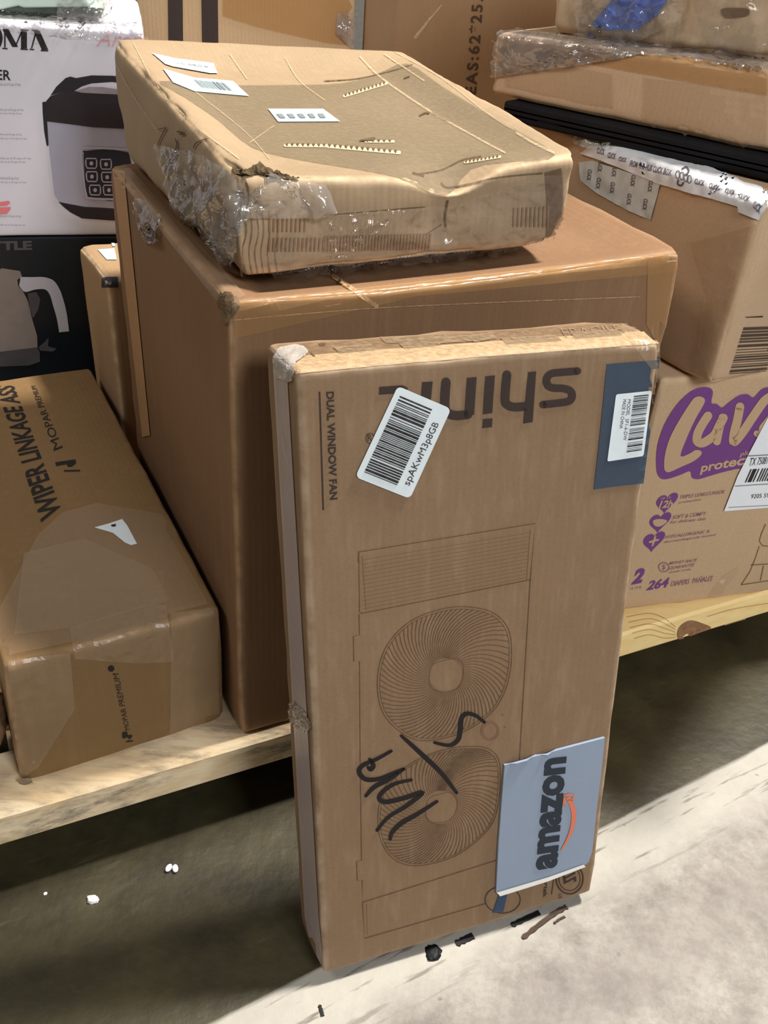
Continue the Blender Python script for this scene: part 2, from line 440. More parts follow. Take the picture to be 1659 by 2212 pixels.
# a soft darker band further out and a hairline crack
d2 = M('ABSOLUTE', M('ADD', tw, 0.165)); tb = N(nt, 'ShaderNodeMapRange'); tb.inputs[1].default_value = 0.06; tb.inputs[2].default_value = 0.015; nt.links.new(d2, tb.inputs[0])
near = mixc(nt, M('MULTIPLY', tb.outputs[0], 0.42), near, lin((120, 112, 106)))
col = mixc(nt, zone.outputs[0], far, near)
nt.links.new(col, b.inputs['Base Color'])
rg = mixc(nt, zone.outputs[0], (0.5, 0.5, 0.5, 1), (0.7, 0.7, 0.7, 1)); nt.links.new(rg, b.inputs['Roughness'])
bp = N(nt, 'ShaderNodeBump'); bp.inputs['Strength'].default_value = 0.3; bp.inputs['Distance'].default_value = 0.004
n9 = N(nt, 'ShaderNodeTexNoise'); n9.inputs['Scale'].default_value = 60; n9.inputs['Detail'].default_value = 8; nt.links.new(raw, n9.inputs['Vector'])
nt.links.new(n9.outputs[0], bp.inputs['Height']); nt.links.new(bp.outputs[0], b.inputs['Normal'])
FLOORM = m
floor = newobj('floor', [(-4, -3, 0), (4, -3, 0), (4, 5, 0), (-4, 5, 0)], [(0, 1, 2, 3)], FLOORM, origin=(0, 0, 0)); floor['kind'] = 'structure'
wall = newobj('wall_back', [(-4, 4.9, 0), (4, 4.9, 0), (4, 4.9, 4.6), (-4, 4.9, 4.6), (-4, 5, 0), (4, 5, 0), (4, 5, 4.6), (-4, 5, 4.6)],
              [(0, 1, 2, 3), (5, 4, 7, 6), (0, 3, 7, 4), (1, 5, 6, 2), (3, 2, 6, 7), (0, 4, 5, 1)], plain('painted_wall', (120, 118, 112), 0.8), origin=(0, 4.95, 0))
wall['kind'] = 'structure'

# ------------------------------------------------------------------ pallets
def wood(name, a, bcol, streak, seed, knot=0.0):
    m, nt, b = nodes(name)
    v = mapping(nt, (0, 0, -0.472), (0.10, 1.2, 2.2), (seed, seed, 0))
    g = noise_fac(nt, v, 32, 0.35, 0.68, 6); c = mixc(nt, g, lin(a), lin(bcol))
    g2 = noise_fac(nt, v, 9, 0.42, 0.58, 5, 0.75)
    v3 = mapping(nt, (0, 0, -0.472), (0.3, 1, 1.4), (seed * 2, 0, 0)); g3 = noise_fac(nt, v3, 22, 0.44, 0.58, 6, 0.7)
    k = N(nt, 'ShaderNodeMath', operation='MULTIPLY'); nt.links.new(g2, k.inputs[0]); nt.links.new(g3, k.inputs[1])
    k2 = N(nt, 'ShaderNodeMath', operation='MULTIPLY'); nt.links.new(k.outputs[0], k2.inputs[0]); k2.inputs[1].default_value = streak
    c = mixc(nt, k2.outputs[0], c, lin((92, 86, 80)))
    nt.links.new(c, b.inputs['Base Color']); b.inputs['Roughness'].default_value = 0.75
    return m
WOOD1 = wood('weathered_pine', (250, 228, 190), (228, 198, 152), 0.8, 0.3)
WOOD2 = wood('fresh_pine', (255, 228, 164), (246, 208, 138), 0.0, 2.3)
EXP = Vector((math.cos(0.472), math.sin(0.472), 0)); EYP = Vector((-math.sin(0.472), math.cos(0.472), 0))
P0 = Vector((0, 0.834, 0))
DECK = 0.13
def beam(x0, x1, y0, y1, z0, z1, ch=0.004):
    vs = []; 
    ring = [(y0 + ch, z0), (y1 - ch, z0), (y1, z0 + ch), (y1, z1 - ch), (y1 - ch, z1), (y0 + ch, z1), (y0, z1 - ch), (y0, z0 + ch)]
    n = 12
    for i in range(n + 1):
        x = x0 + (x1 - x0) * i / n
        for (y, z) in ring:
            p = P0 + EXP * x + EYP * y; vs.append((p.x, p.y, z))
    fs = [tuple(range(7, -1, -1)), tuple(range(8 * n, 8 * n + 8))]
    for i in range(n):
        for k in range(8):
            a = i * 8 + k; b2 = i * 8 + (k + 1) % 8; fs.append((a, b2, b2 + 8, a + 8))
    return vs, fs
def beamy(x0, x1, y0, y1, z0, z1): # runs away from the aisle
    vs = []
    for x in (x0, x1):
        for y in (y0, y1):
            for z in (z0, z1):
                p = P0 + EXP * x + EYP * y; vs.append((p.x, p.y, z))
    return vs, [(0, 1, 3, 2), (4, 6, 7, 5), (0, 4, 5, 1), (2, 3, 7, 6), (0, 2, 6, 4), (1, 5, 7, 3)]
def pallet(xa, xb, mat, label):
    p = P0 + EXP * (xa + xb) / 2 + EYP * 0.6
    root = bpy.data.objects.new('wooden_pallet', None); COL.objects.link(root); root.location = (p.x, p.y, 0); ORI[root.name] = Vector((p.x, p.y, 0))
    tag(root, label, 'pallet')
    vs, fs = beam(xa, xb, 0, 0.095, DECK - 0.05, DECK); lead = child('lead_board', vs, fs, mat, root)
    lead_b = lead; BVH[lead.name] = BVHTree.FromPolygons([tuple(v) for v in vs], fs)
    y = 0.145
    while y < 1.35:
        vs, fs = beam(xa, xb, y, y + 0.09, DECK - 0.02, DECK, 0.002); child('deck_board', vs, fs, mat, root); y += 0.135
    for x in (xa + 0.01, (xa + xb) / 2 - 0.02, xb - 0.05):
        vs, fs = beamy(x, x + 0.04, 0.30, 1.38, 0.0, DECK - 0.05); child('stringer', vs, fs, mat, root)
        vs, fs = beamy(x, x + 0.04, 0.1, 1.38, DECK - 0.05, DECK - 0.0205); child('stringer', vs, fs, mat, root)
    return root, lead
palL, leadL = pallet(-1.0, 0.19, WOOD1, 'weathered pine pallet with grey smudged front board, under the leftmost boxes')
palR, leadR = pallet(0.20, 1.35, WOOD2, 'clean yellow pine pallet with a knot, under the purple printed diaper box')
KN = plain('pine_knot', (150, 112, 78), 0.7, 0.3, 120)
zz = Z(1300, 550, 0.407)
Art().poly(smoothline(zz((400, 2000), (420, 1965), (470, 1940), (530, 1955), (580, 1980), (520, 2005), (450, 2030), (405, 2040)), 4, True)).put('knot', KN, leadR, off=0.0006, sub=8)
GR = ink('pine_grain_line', (196, 160, 105))
ga = Art()
for i in range(5):
    ga.line(zz((130 + i * 10, 1925 + i * 28), (250, 1905 + i * 28), (330, 1930 + i * 26), (390, 1975 + i * 14)), 1.6, sm=True)
ga.line(zz((560, 1920), (700, 1880), (882, 1850)), 1.5, sm=True); ga.line(zz((580, 1990), (700, 1950), (882, 1900)), 1.5, sm=True)
ga.put('grain', GR, leadR, off=0.0005, sub=10)

# ------------------------------------------------------------------ large carton (B)
K_B = kraft('kraft_large_carton', (134, 101, 72), 0.494, seed=1.1, wear=(206, 172, 132))
B = boxcorners(-0.1508, 0.7690, DECK, 0.494, 0.524, 0.48, 0.56)
for k, px in {'LFb': (520, 1594), 'LFt': (493, 655), 'RFt': (1485, 540), 'LBt': (232, 350)}.items(): B[k] = snap(B[k], *px)
BT = B['LFt'].z
def dispB(u, v, w, p):
    dx = Vector((0, 0, 0))
    if w > 0.9 and v < 0.2:
        dx.z -= 0.006 * math.sin(math.pi * u) * (1 - v / 0.2)
    if w > 0.985:
        q = lambda t, a, b: max(0.0, min(1.0, (t - a) / (b - a)))
        dx.z -= 0.014 * q(u, 0.03, 0.055) * q(1 - u, 0.05, 0.075) * q(v, 0.035, 0.06) * q(1 - v, 0.03, 0.06)
    return dx
big = tag(carton('cardboard_box', B, K_B, r=0.005, cell=0.035, rough=0.0022, seed=2, disp=dispB),
          'largest plain kraft carton, in the middle, carrying the dented flat box', 'box')
Art(([(232, 352), (262, 345), (530, 640), (485, 668)])).rect(0, 0, 1, 1).put('packing_tape', TAPE, big, off=0.0012, sub=18)
Art().poly([(505, 655), (1480, 545), (1478, 585), (900, 640), (508, 730)]).put('packing_tape', TAPE_BR, big, off=0.001, sub=22)
Art().poly([(1398, 560), (1482, 548), (1440, 780), (1395, 700)]).put('packing_tape', TAPE_BR, big, off=0.0014, sub=22)
zz = Z(300, 440, 1)
Art().poly([(299, 433), (318, 440), (350, 474), (356, 520), (340, 528), (318, 522), (303, 480)]).put('loose_tape_end', WRAP, big, off=0.002, sub=7, crinkle=0.008, cfreq=35, smooth=True)
# crushed corner
cr = Art().poly(smoothline([(474, 640), (490, 632), (505, 640), (518, 655), (512, 672), (500, 690), (488, 700), (480, 676)], 3, True)).put('crushed_corner', plain('frayed_corner_fibre', (120, 98, 72), 0.9, 0.3, 90), big, off=0.001, sub=4, crinkle=0.002, cfreq=60)
Art().poly([(600, 746), (900, 727), (1340, 697), (1400, 713), (1080, 734), (760, 757), (655, 768)]).put('top_print', ink('top_rear_tone', (126, 102, 76), worn=0.5, alpha=0.55), fan, off=0.0006, sub=12) if False else None
Art().poly(smoothline([(486, 650), (498, 646), (508, 656), (500, 668), (490, 664)], 3, True)).put('tear', TEAR, big, off=0.008, sub=6)
Art().line([(505, 690), (760, 668), (1000, 655), (1380, 640)], 2.0, sm=True).line([(720, 600), (812, 660)], 9).line([(700, 661), (735, 655)], 2).put('crease', ink('kraft_crease', (196, 158, 116), worn=0.7), big, each=True, off=0.0016, sub=14)
Art().poly([(245, 368), (270, 372), (326, 940), (309, 944)]).put('corner_strip', plain('paler_kraft_strip', (176, 136, 96), 0.7, 0.05), big, off=0.0012, sub=25)

# ------------------------------------------------------------------ leaning fan box (A)
def lean():
    x, y, yaw, w, d, h, t = -0.032, 0.546, 0.381, 0.343, 0.080, 0.68, 0.189
    ex = Vector((math.cos(yaw), math.sin(yaw), 0)); ey = Vector((-math.sin(yaw), math.cos(yaw), 0)); ez = Vector((0, 0, 1))
    up = ez * math.cos(t) + ey * math.sin(t); bk = ey * math.cos(t) - ez * math.sin(t)
    o = Vector((x, y, d * math.sin(t)))
    return {n + m + q: o + ex * w * i + bk * d * j + up * h * k for i, n in ((0, 'L'), (1, 'R')) for j, m in ((0, 'F'), (1, 'B')) for k, q in ((0, 'b'), (1, 't'))}
A = lean()
for k, px in {'LFt': (638, 800), 'RFt': (1428, 733), 'LFb': (698, 2108), 'RFb': (1280, 1930), 'LBt': (571, 738), 'RBt': (1352, 688), 'LBb': (650, 2006)}.items():
    A[k] = snap(A[k], *px)
for k in ('LBb', 'RBb'): A[k].z = max(0.001, min(A[k].z, 0.002))
K_A = kraft('kraft_fan_box', (134, 107, 80), 0.38, seed=3.3, wear=(228, 208, 180), blotch=0.45, flute=0.08, wearamt=0.30)
def dispA(u, v, w, p):
    if w > 0.985: return Vector((0, 0, 0.0015 * noise.noise(p * 30)))
    return Vector((0, 0, 0))
fan = tag(carton('cardboard_box', A, K_A, r=0.0045, cell=0.03, rough=0.0016, seed=5, disp=dispA),
          'tall narrow window fan carton with line drawing, leaning upright on the floor in front', 'box')
z4 = Z(740, 700, 0.416); z7 = Z(560, 1100, 0.4883); z3 = Z(1050, 1560, 0.1809); z6 = Z(560, 660, 0.5365); zt = Z(560, 660, 0.2652)
a = Art()
wl = 16.5
a.line(z4((1218, 243), (1130, 250), (1085, 256), (1062, 275), (1058, 300), (1070, 322), (1095, 331), (1140, 333), (1175, 342), (1190, 362), (1186, 388), (1165, 402), (1110, 410), (1040, 417)), wl, sm=True)
a.poly(z4((962, 248), (1004, 244), (986, 508), (937, 516)))
a.line(z4((955, 425), (895, 430), (858, 420), (843, 390), (852, 262)), 19, sm=True)
a.poly(z4((740, 270), (790, 265), (776, 462), (728, 468))).poly(z4((728, 492), (778, 488), (774, 534), (724, 540)))
a.poly(z4((645, 278), (695, 274), (682, 470), (632, 476))).line(z4((650, 468), (590, 474), (548, 462), (530, 425), (536, 300)), 20, sm=True)
a.poly(z4((412, 300), (467, 297), (455, 420), (402, 430)))
a.poly(z4((190, 325), (310, 316), (338, 330), (330, 360), (300, 358), (188, 366)))
a.put('printed_lettering', INK_DK, fan, sub=30)
Art().ring(*z4((142, 592))[0], 9, 11, 1.5).text('R', 794, 938, 803, 952).put('printed_lettering', INK_DK, fan)
a = Art([(721, 845), (729, 1078), (712, 1080), (704, 846)]).text('DUAL WINDOW FAN', 0, 0, 1, 1, bold=0.035); a.m = lambda u, v: (u, v)
a.line([(690, 847), (698, 1100)], 3.5).put('printed_lettering', INK_DK, fan)
# line drawing of the fan
LN = ink('thin_brown_line', (88, 66, 48), worn=0.3); LF = ink('faint_brown_line', (112, 86, 60), worn=0.35)
a = Art()
for p in (z7((455, 458), (443, 455), (440, 188), (1220, 62), (1198, 312), (1150, 1110)), z7((450, 460), (1203, 310)), z7((440, 185), (437, 232), (446, 236)),
          z7((441, 462), (443, 555), (416, 560), (418, 672), (443, 671), (446, 1105)), z7((446, 1105), (452, 1552), (430, 1558), (433, 1641), (455, 1640), (456, 1738), (1048, 1552)),
          z7((456, 1738), (466, 1897), (1005, 1742))):
    a.line(p, 1.8)
a.put('line_drawing', LN, fan, sub=60)
a = Art()
for i in range(13):
    f = (i + 0.5) / 13; l = z7((455, 215 + f * 235), (1196 - f * 14, 95 + f * 215)); a.line(l, 1.0)
a.line(z7((455, 205), (472, 445)), 1).line(z7((1198, 90), (1182, 312)), 1)
a.line(z7((475, 1745), (478, 1880)), 0.9)
g1 = smoothline(z7((900, 430), (1030, 455), (1105, 540), (1112, 700), (1070, 840), (985, 935), (860, 1000), (710, 1022), (600, 965), (535, 870), (524, 730), (565, 600), (660, 500), (780, 447)), 6, True)
h1 = smoothline(z7((800, 672), (870, 660), (900, 685), (898, 750), (870, 795), (800, 806), (758, 785), (752, 740), (765, 690)), 6, True)
g2 = smoothline(z7((945, 1048), (1020, 1062), (1062, 1120), (1062, 1260), (1035, 1380), (960, 1468), (850, 1540), (700, 1576), (600, 1550), (540, 1470), (525, 1350), (560, 1220), (680, 1118), (820, 1062)), 6, True)
h2 = smoothline(z7((790, 1262), (850, 1252), (874, 1290), (868, 1340), (835, 1378), (770, 1385), (740, 1365), (738, 1310), (755, 1275)), 6, True)
a.line(z7((1075, 905), (1076, 912)), 3).line(z7((1085, 960), (1086, 966)), 3)
a.put('line_drawing', LF, fan, sub=60)
def grille(g, h, nray, tw_):
    a = Art(); a.line(g, 1.6, closed=True)
    cx = sum(p[0] for p in h) / len(h); cy = sum(p[1] for p in h) / len(h)
    a.line([(cx + (p[0] - cx) * 0.965, cy + (p[1] - cy) * 0.965) for p in g], 1.0, closed=True)
    a.line(h, 1.0, closed=True)
    for i in range(nray):
        gi = g[int(i / nray * len(g)) % len(g)]; ni = g[(int(i / nray * len(g)) + 1) % len(g)]; fr = i / nray * len(g) % 1
        gx, gy = gi[0] + (ni[0] - gi[0]) * fr, gi[1] + (ni[1] - gi[1]) * fr
        r1 = math.hypot(gx - cx, gy - cy); an = math.atan2(gy - cy, gx - cx); pts = []
        for s_ in range(7):
            q = s_ / 6; rr = 36 + (r1 * 0.965 - 36) * q; an2 = an - tw_ * (1 - q) ** 1.0 * 0.9
            pts.append((cx + math.cos(an2) * rr, cy + math.sin(an2) * rr))
        a.line(pts, 1.35, taper=lambda t: 0.6 + 0.6 * t)
    return a
grille(g1, h1, 74, 0.75).put('line_drawing', LN, fan)
grille(g2, h2, 74, 0.75).put('line_drawing', LN, fan)
a = Art(); c = z7((1020, 980))[0]; a.ring(c[0], c[1], 19, 20, 2.5); a.ring(c[0], c[1], 15, 16, 1)
a.put('line_drawing', ink('reddish_brown_line', (130, 88, 70), worn=0.3), fan)
# marker
a = Art(); tp = lambda t: 0.75 + 0.45 * math.sin(math.pi * t)
for p in (z7((995, 940), (955, 910), (915, 902), (893, 925), (888, 975), (878, 1018), (840, 1042), (775, 1030)),
          z7((628, 1000), (700, 1065), (800, 1160), (872, 1252)),
          z7((583, 1067), (520, 1102), (458, 1130), (441, 1160), (470, 1192), (530, 1190), (585, 1168), (638, 1146)),
          z7((488, 1103), (504, 1130), (492, 1148), (480, 1138)),
          z7((638, 1146), (575, 1190), (510, 1225), (470, 1266)),
          z7((672, 1195), (600, 1212), (545, 1248), (530, 1278), (560, 1292), (640, 1275), (722, 1250), (650, 1310), (570, 1360), (520, 1418)),
          z7((785, 1290), (700, 1345), (630, 1385), (588, 1425), (578, 1458))):
    a.line(p, 8.5, sm=True, taper=tp)
a.put('marker_writing', MARKER, fan, off=0.0011)
# barcode label
q = [(858, 833), (973, 882), (884, 1076), (766, 1029)]
lab = Art(q).rrect(0.05, 1.7).put('barcode_label', PAPER, fan, off=0.0016, sub=40, thick=0.0003)
Art(q).bars(0.10, 0.08, 0.70, 0.93, 34, 5).put('barcode', INK_BK, lab, off=0.0021)
Art([q_ for q_ in ((868, 1042), (938, 900), (955, 907), (887, 1050))]).text('spAKwM3p8GB', 0.0, 0, 0.93, 1).put('label_text', INK_BK, lab, off=0.0021)
# blue patch and white sticker
BL = plain('slate_blue_print', (58, 70, 84), 0.5, 0.05)
blue = Art().poly([(1310, 786), (1360, 782), (1424, 777), (1404, 930), (1389, 1044), (1330, 1050), (1282, 1057), (1297, 920)]).put('blue_panel', BL, fan, off=0.0007, sub=25)
q = [(1329, 851), (1406, 843), (1388, 984), (1310, 996)]
st_ = Art(q).rrect(0.03, 1.5).put('sticker', PAPER, fan, off=0.0014, sub=30)
Art(q).bars(0.50, 0.05, 0.92, 0.38, 16, 9).bars(0.50, 0.40, 0.92, 0.52, 6, 4).bars(0.50, 0.55, 0.92, 0.74, 8, 2).bars(0.50, 0.76, 0.92, 0.92, 6, 3).put('barcode', INK_BK, st_, off=0.0019)
q2 = [(1352, 855), (1337, 940), (1326, 939), (1341, 854)]
Art([(1361, 862), (1351, 950), (1344, 950), (1354, 861)]).text('MODEL  SF1-6-DW', 0, 0, 1, 1).put('label_text', INK_BK, st_, off=0.0019)
Art([(1351, 862), (1341, 940), (1334, 940), (1344, 861)]).text('MADE IN CHINA', 0, 0, 0.8, 1).put('label_text', INK_BK, st_, off=0.0019)
# thick blue-grey sticker pad
q = [(1087, 1650), (1303, 1590), (1272, 1864), (1069, 1924)]
am = Art().poly([(1087, 1649), (1110, 1641), (1200, 1617), (1303, 1590), (1296, 1660), (1285, 1750), (1276, 1835), (1268, 1858), (1258, 1866), (1180, 1893), (1077, 1926), (1069, 1923), (1074, 1820), (1082, 1710)])
amz = am.put('sticker', plain('light_blue_sticker', (134, 148, 168), 0.28, 0.02, spec=0.5), fan, off=0.0035, sub=30, thick=0.003)
Art([(1153, 1876), (1173, 1634), (1221, 1629), (1200, 1868)]).text('amazon', 0, 0, 1, 1, bold=0.045).put('sticker_lettering', ink('sticker_dark_ink', (40, 48, 56)), amz, off=0.0042, sub=0)
Art().line(z3((868, 1500), (935, 1400), (1000, 1250), (1026, 1090), (1005, 970), (965, 890)), 10.5, sm=True, taper=lambda t: min(1, 0.15 + t * 1.5)).line(z3((903, 965), (918, 860)), 4.6).line(z3((915, 850), (970, 830), (1028, 850), (1000, 905)), 4.6).put('sticker_smile', ink('orange_ink', (214, 120, 92)), amz, off=0.0043)
Art().poly([(1069, 1922), (1180, 1889), (1256, 1862), (1261, 1867), (1180, 1898), (1077, 1930)]).put('sticker_edge', plain('white_sticker_edge', (235, 232, 224), 0.5, 0.02), amz, off=0.0044)
# certification marks
zc = Z(1000, 1850, 0.211)
c = zc((1092, 215))[0]
a = Art(); c0 = z3((995, 1865))[0]
a.ring(c0[0], c0[1], 29, 33, 3.2).ring(c0[0], c0[1], 23, 26, 1.8)
a.text('ETL', 0, 0, 1, 1, bold=0.03, quad=[(1213, 1882), (1219, 1916), (1245, 1902), (1240, 1868)])
a.line(zc((930, 210), (905, 385)), 1.8); a.text('Intertek', 0, 0, 1, 1, bold=0.02, quad=[(1187, 1880), (1181, 1937), (1172, 1938), (1178, 1880)])
a.text('US', 0, 0, 1, 1, quad=[(1214, 1930), (1213, 1940), (1206, 1940), (1207, 1930)])
c1 = zc((405, 440))[0]; a.ring(c1[0], c1[1], 38, 29, 2.0)
a.put('certification_mark', INK_DK, fan, sub=0)
Art().poly(zc((365, 385), (460, 350), (410, 560), (300, 575))).put('certification_mark', plain('blue_badge_print', (44, 66, 92), 0.5), fan, off=0.0009)
# top face scuffs and tape
a = Art(); a.poly(zt((420, 262), (490, 250), (492, 260), (425, 270))).poly(smoothline(zt((690, 232), (760, 212), (795, 240), (770, 250), (730, 235)), 3, True)).poly(smoothline(zt((485, 315), (530, 310), (540, 328), (500, 330)), 3, True))
a.poly(zt((420, 380), (455, 415), (465, 460), (445, 455), (430, 420)))
a.put('scuff', TEAR, fan, each=True, off=0.0008)
SC = ink('top_print', (140, 118, 92), worn=0.6)
a = Art()
for x0, x1, y in ((820, 960, 700), (900, 1010, 703), (860, 940, 712), (1010, 1060, 697), (1080, 1200, 702), (1230, 1330, 690), (720, 800, 722)):
    y += 26; a.poly([(x0, y + 4), (x1, y - 3), (x1 + 14, y + 10), (x0 + 14, y + 18)])
a.text('FRAGILE', 0, 0, 1, 1, quad=[(1210, 712), (1335, 703), (1350, 722), (1222, 732)])
a.put('printed_lettering', SC, fan, off=0.0010, sub=20)
Art().poly([(600, 746), (900, 727), (1340, 697), (1400, 713), (1080, 734), (760, 757), (655, 768)]).put('top_print', ink('top_rear_tone', (126, 102, 76), worn=0.5, alpha=0.5), fan, off=0.0006, sub=12)  # rear print enlarged into a dark area so the front edge reads as lit
Art().poly(smoothline(zt((140, 400), (200, 340), (340, 335), (400, 400), (300, 470), (300, 540), (260, 620), (140, 560)), 3, True)).put('packing_tape', film('white_hazed_tape', body=0.45, gloss=0.3, bump=0.6, bodycol=(225, 220, 212), rough=0.15), fan, off=0.0012, sub=6, crinkle=0.002, cfreq=60)
Art().poly([(1350, 690), (1420, 720), (1426, 800), (1416, 900), (1405, 905), (1408, 800), (1340, 712)]).put('packing_tape', TAPE, fan, off=0.0014, sub=12)
Art().poly(z7((120, 870), (160, 845), (215, 900), (235, 960), (215, 990), (120, 940))).put('packing_tape', WRAP, fan, off=0.001, sub=6, crinkle=0.002, cfreq=90)
Art().poly([(592, 790), (622, 800), (690, 1980), (700, 2090), (672, 2040), (660, 1980)]).put('packing_tape', film('pale_side_film', body=0.6, gloss=0.3, bump=0.3, bodycol=(205, 190, 188), rough=0.3), fan, off=0.001, sub=30)  # pale pinkish film strip down the left side

Art().poly([(632, 792), (660, 770), (760, 762), (1080, 738), (1400, 716), (1424, 728), (1428, 742), (1080, 768), (760, 796), (640, 808)]).put('lit_edge', ink('cream_lit_edge', (196, 166, 128), worn=0.35, alpha=0.85), fan, off=0.0008, sub=10)  # light on the rounded top front edge, painted as a cream band
# ------------------------------------------------------------------ battered flat box (C)
K_C = kraft('kraft_battered_box', (164, 140, 110), 0.456, wearamt=0.8, seed=4.4, wear=(228, 196, 156), stain=(0.74, 0.74, 0.72), blotch=0.9)
C0 = boxcorners(-0.155, 0.829, BT + 0.002, 0.456, 0.373, 0.507, 0.105)
for k, px in {'LFb': (519, 604), 'RFb': (1214, 530), 'LBb': (264, 345)}.items(): C0[k] = at(px[0], px[1], BT + 0.003)
for k, px in {'LFt': (503, 372), 'RFt': (1266, 330), 'LBt': (233, 77), 'RBt': (872, 108)}.items(): C0[k] = snap(C0[k], *px)
def g(x, c, s): return math.exp(-((x - c) / s) ** 2)
def dispC(u, v, w, p):
    d = Vector((0, 0, 0))
    ss = lambda t: max(0.0, min(1.0, t)) ** 2 * (3 - 2 * max(0.0, min(1.0, t)))
    sag = ss((u - 0.02) / 0.16) * ss((0.98 - u) / 0.18) * ss((0.98 - v) / 0.16) * ss((v + 0.06) / 0.2)
    d.z -= 0.017 * sag * w ** 3
    d.z -= 0.020 * g(u, 0.60, 0.10) * g(v, 0.0, 0.10) * w ** 2
    d.z -= 0.010 * g(u, 0.55, 0.35) * g(v, 0.0, 0.06) * w ** 2
    d.z += 0.006 * g(u, 0.80, 0.12) * g(v, 0.06, 0.08) * w ** 2
    d.z += 0.005 * noise.noise(p * 9) * w ** 2 * sag
    # buckles in the front and left faces
    if v < 0.1: d.y += 0.010 * g(u, 0.58, 0.05) * math.sin(math.pi * w) + 0.004 * noise.noise(p * 18) * math.sin(math.pi * min(1, max(0, w)))
    if u < 0.1: d.x += 0.006 * noise.noise(p * 14) * math.sin(math.pi * min(1, max(0, w)))
    if w < 0.02: d.z = max(d.z, 0)
    return d
flat = tag(carton('cardboard_box', C0, K_C, r=0.010, cell=0.012, rough=0.004, seed=8, disp=dispC),
           'flat battered carton with sagging torn lid and crinkled plastic wrap, lying on the largest carton', 'box')
zb = Z(200, 50, 0.4219); zr = Z(700, 50, 0.3617)
Art().poly(smoothline([(345, 176), (460, 184), (620, 184), (740, 180), (815, 160), (880, 138), (960, 190), (1080, 262), (1200, 335), (1110, 350), (1020, 365), (960, 425), (860, 385), (740, 362), (640, 345), (545, 320), (470, 260), (400, 212)], 3, True)).put('grey_lid_patch', ink('grey_lid_tone', (128, 114, 90), 0.8, worn=0.22, alpha=0.62), flat, off=0.0007, sub=14)  # greyer tone over the middle of the lid
for i, (pts, mt) in enumerate(((zb((302, 158), (420, 185), (618, 210), (640, 262), (600, 262), (410, 228), (370, 215)), PAPER),
                  (zb((358, 238), (520, 285), (718, 302), (802, 380), (740, 375), (520, 355), (410, 310)), PAPER_BLUE),
                  (zb((898, 445), (1180, 445), (1268, 510), (950, 512)), PAPER_BLUE))):
    l = Art().poly(pts).put('shipping_label', mt, flat, off=0.0015, sub=9)
    qd = [zb((400, 195), (600, 218), (625, 250), (420, 222)), zb((490, 290), (690, 312), (745, 362), (545, 342)), zb((930, 470), (1195, 468), (1215, 498), (960, 500))][i]
    aa = Art(qd)
    if i == 0: aa.text('5X001 7HB29 4K', 0.05, 0.3, 0.95, 0.75)
    elif i == 1: aa.bars(0.1, 0.1, 0.9, 0.9, 16, 31, horizontal=False)
    else:
        for s_ in range(5): aa.rect(0.02 + s_ * 0.2, 0.15, 0.13 + s_ * 0.2, 0.85)
    aa.put('label_text', ink('grey_label_ink', (120, 128, 130)), l, off=0.0022, sub=9)
a = Art(); b2 = Art()
def rip(p0, p1, n, h):
    for i in range(n):
        t0, t1 = i / n, (i + 0.65) / n
        x0, y0 = p0[0] + (p1[0] - p0[0]) * t0, p0[1] + (p1[1] - p0[1]) * t0
        x1, y1 = p0[0] + (p1[0] - p0[0]) * t1, p0[1] + (p1[1] - p0[1]) * t1
        a.poly([(x0, y0), (x1, y1), ((x0 + x1) / 2 + 1, (y0 + y1) / 2 + h)])
    b2.line([(p0[0], p0[1] + h * 0.5), (p1[0], p1[1] + h * 0.5)], h * 1.1)
rip((616, 313), (708, 314), 8, 6); rip((708, 314), (862, 328), 13, 7)
rip((744, 206), (835, 178), 11, 6); rip((790, 305), (850, 305), 5, 5); rip((1005, 350), (1080, 338), 9, 5)
b2.put('torn_strip', CREASE, flat, each=True, off=0.001, sub=10)
a.line(zb((1370, 608), (1440, 600)), 5, taper=lambda t: 0.5 + t).line(zr((570, 560), (600, 545), (630, 545)), 3, sm=True).line(zr((480, 335), (515, 322)), 2.5)
a.line(zb((345, 545), (385, 535)), 2).line(zb((385, 535), (350, 600), (340, 640)), 2.2, sm=True).line(zb((440, 555), (480, 565), (455, 570)), 3, sm=True).line(zb((590, 598), (540, 615), (525, 640)), 2.4, sm=True).line(zb((430, 590), (440, 620), (430, 660)), 2.4, sm=True)
a.put('torn_hole', TEAR, flat, each=True, off=0.0018, sub=0)
Art().poly(smoothline(zb((722, 742), (790, 755), (850, 728), (900, 760), (960, 775), (1060, 800), (985, 806), (900, 795), (850, 778), (790, 790), (735, 780)), 3, True)).put('torn_edge', plain('dark_torn_fibre', (84, 68, 46), 0.95, 0.45, 130), flat, off=0.0012, sub=5, crinkle=0.004, cfreq=120)
a = Art()
for p, w_ in ((zr((215, 205), (340, 330), (600, 510), (860, 660), (1080, 780)), 4), (zr((360, 190), (600, 350)), 3), (zr((420, 175), (700, 330), (1000, 560), (1130, 640)), 1.6),
              (zr((1150, 660), (1250, 720), (1370, 780)), 5), (zb((700, 160), (790, 290)), 2.5), (zb((985, 180), (1060, 300), (1190, 400)), 2.2), (zb((530, 360), (780, 560), (905, 700)), 1.6),
              (zb((800, 620), (930, 530)), 2), (zb((195, 80), (330, 320), (520, 520), (750, 700)), 2.4), (zb((100, 160), (200, 350), (340, 560)), 2)):
    a.line(p, w_, sm=True)
a.put('score_line', ink('pale_score_line', (208, 182, 146), worn=0.45, alpha=0.7), flat, each=True, off=0.0011, sub=14)
a = Art()
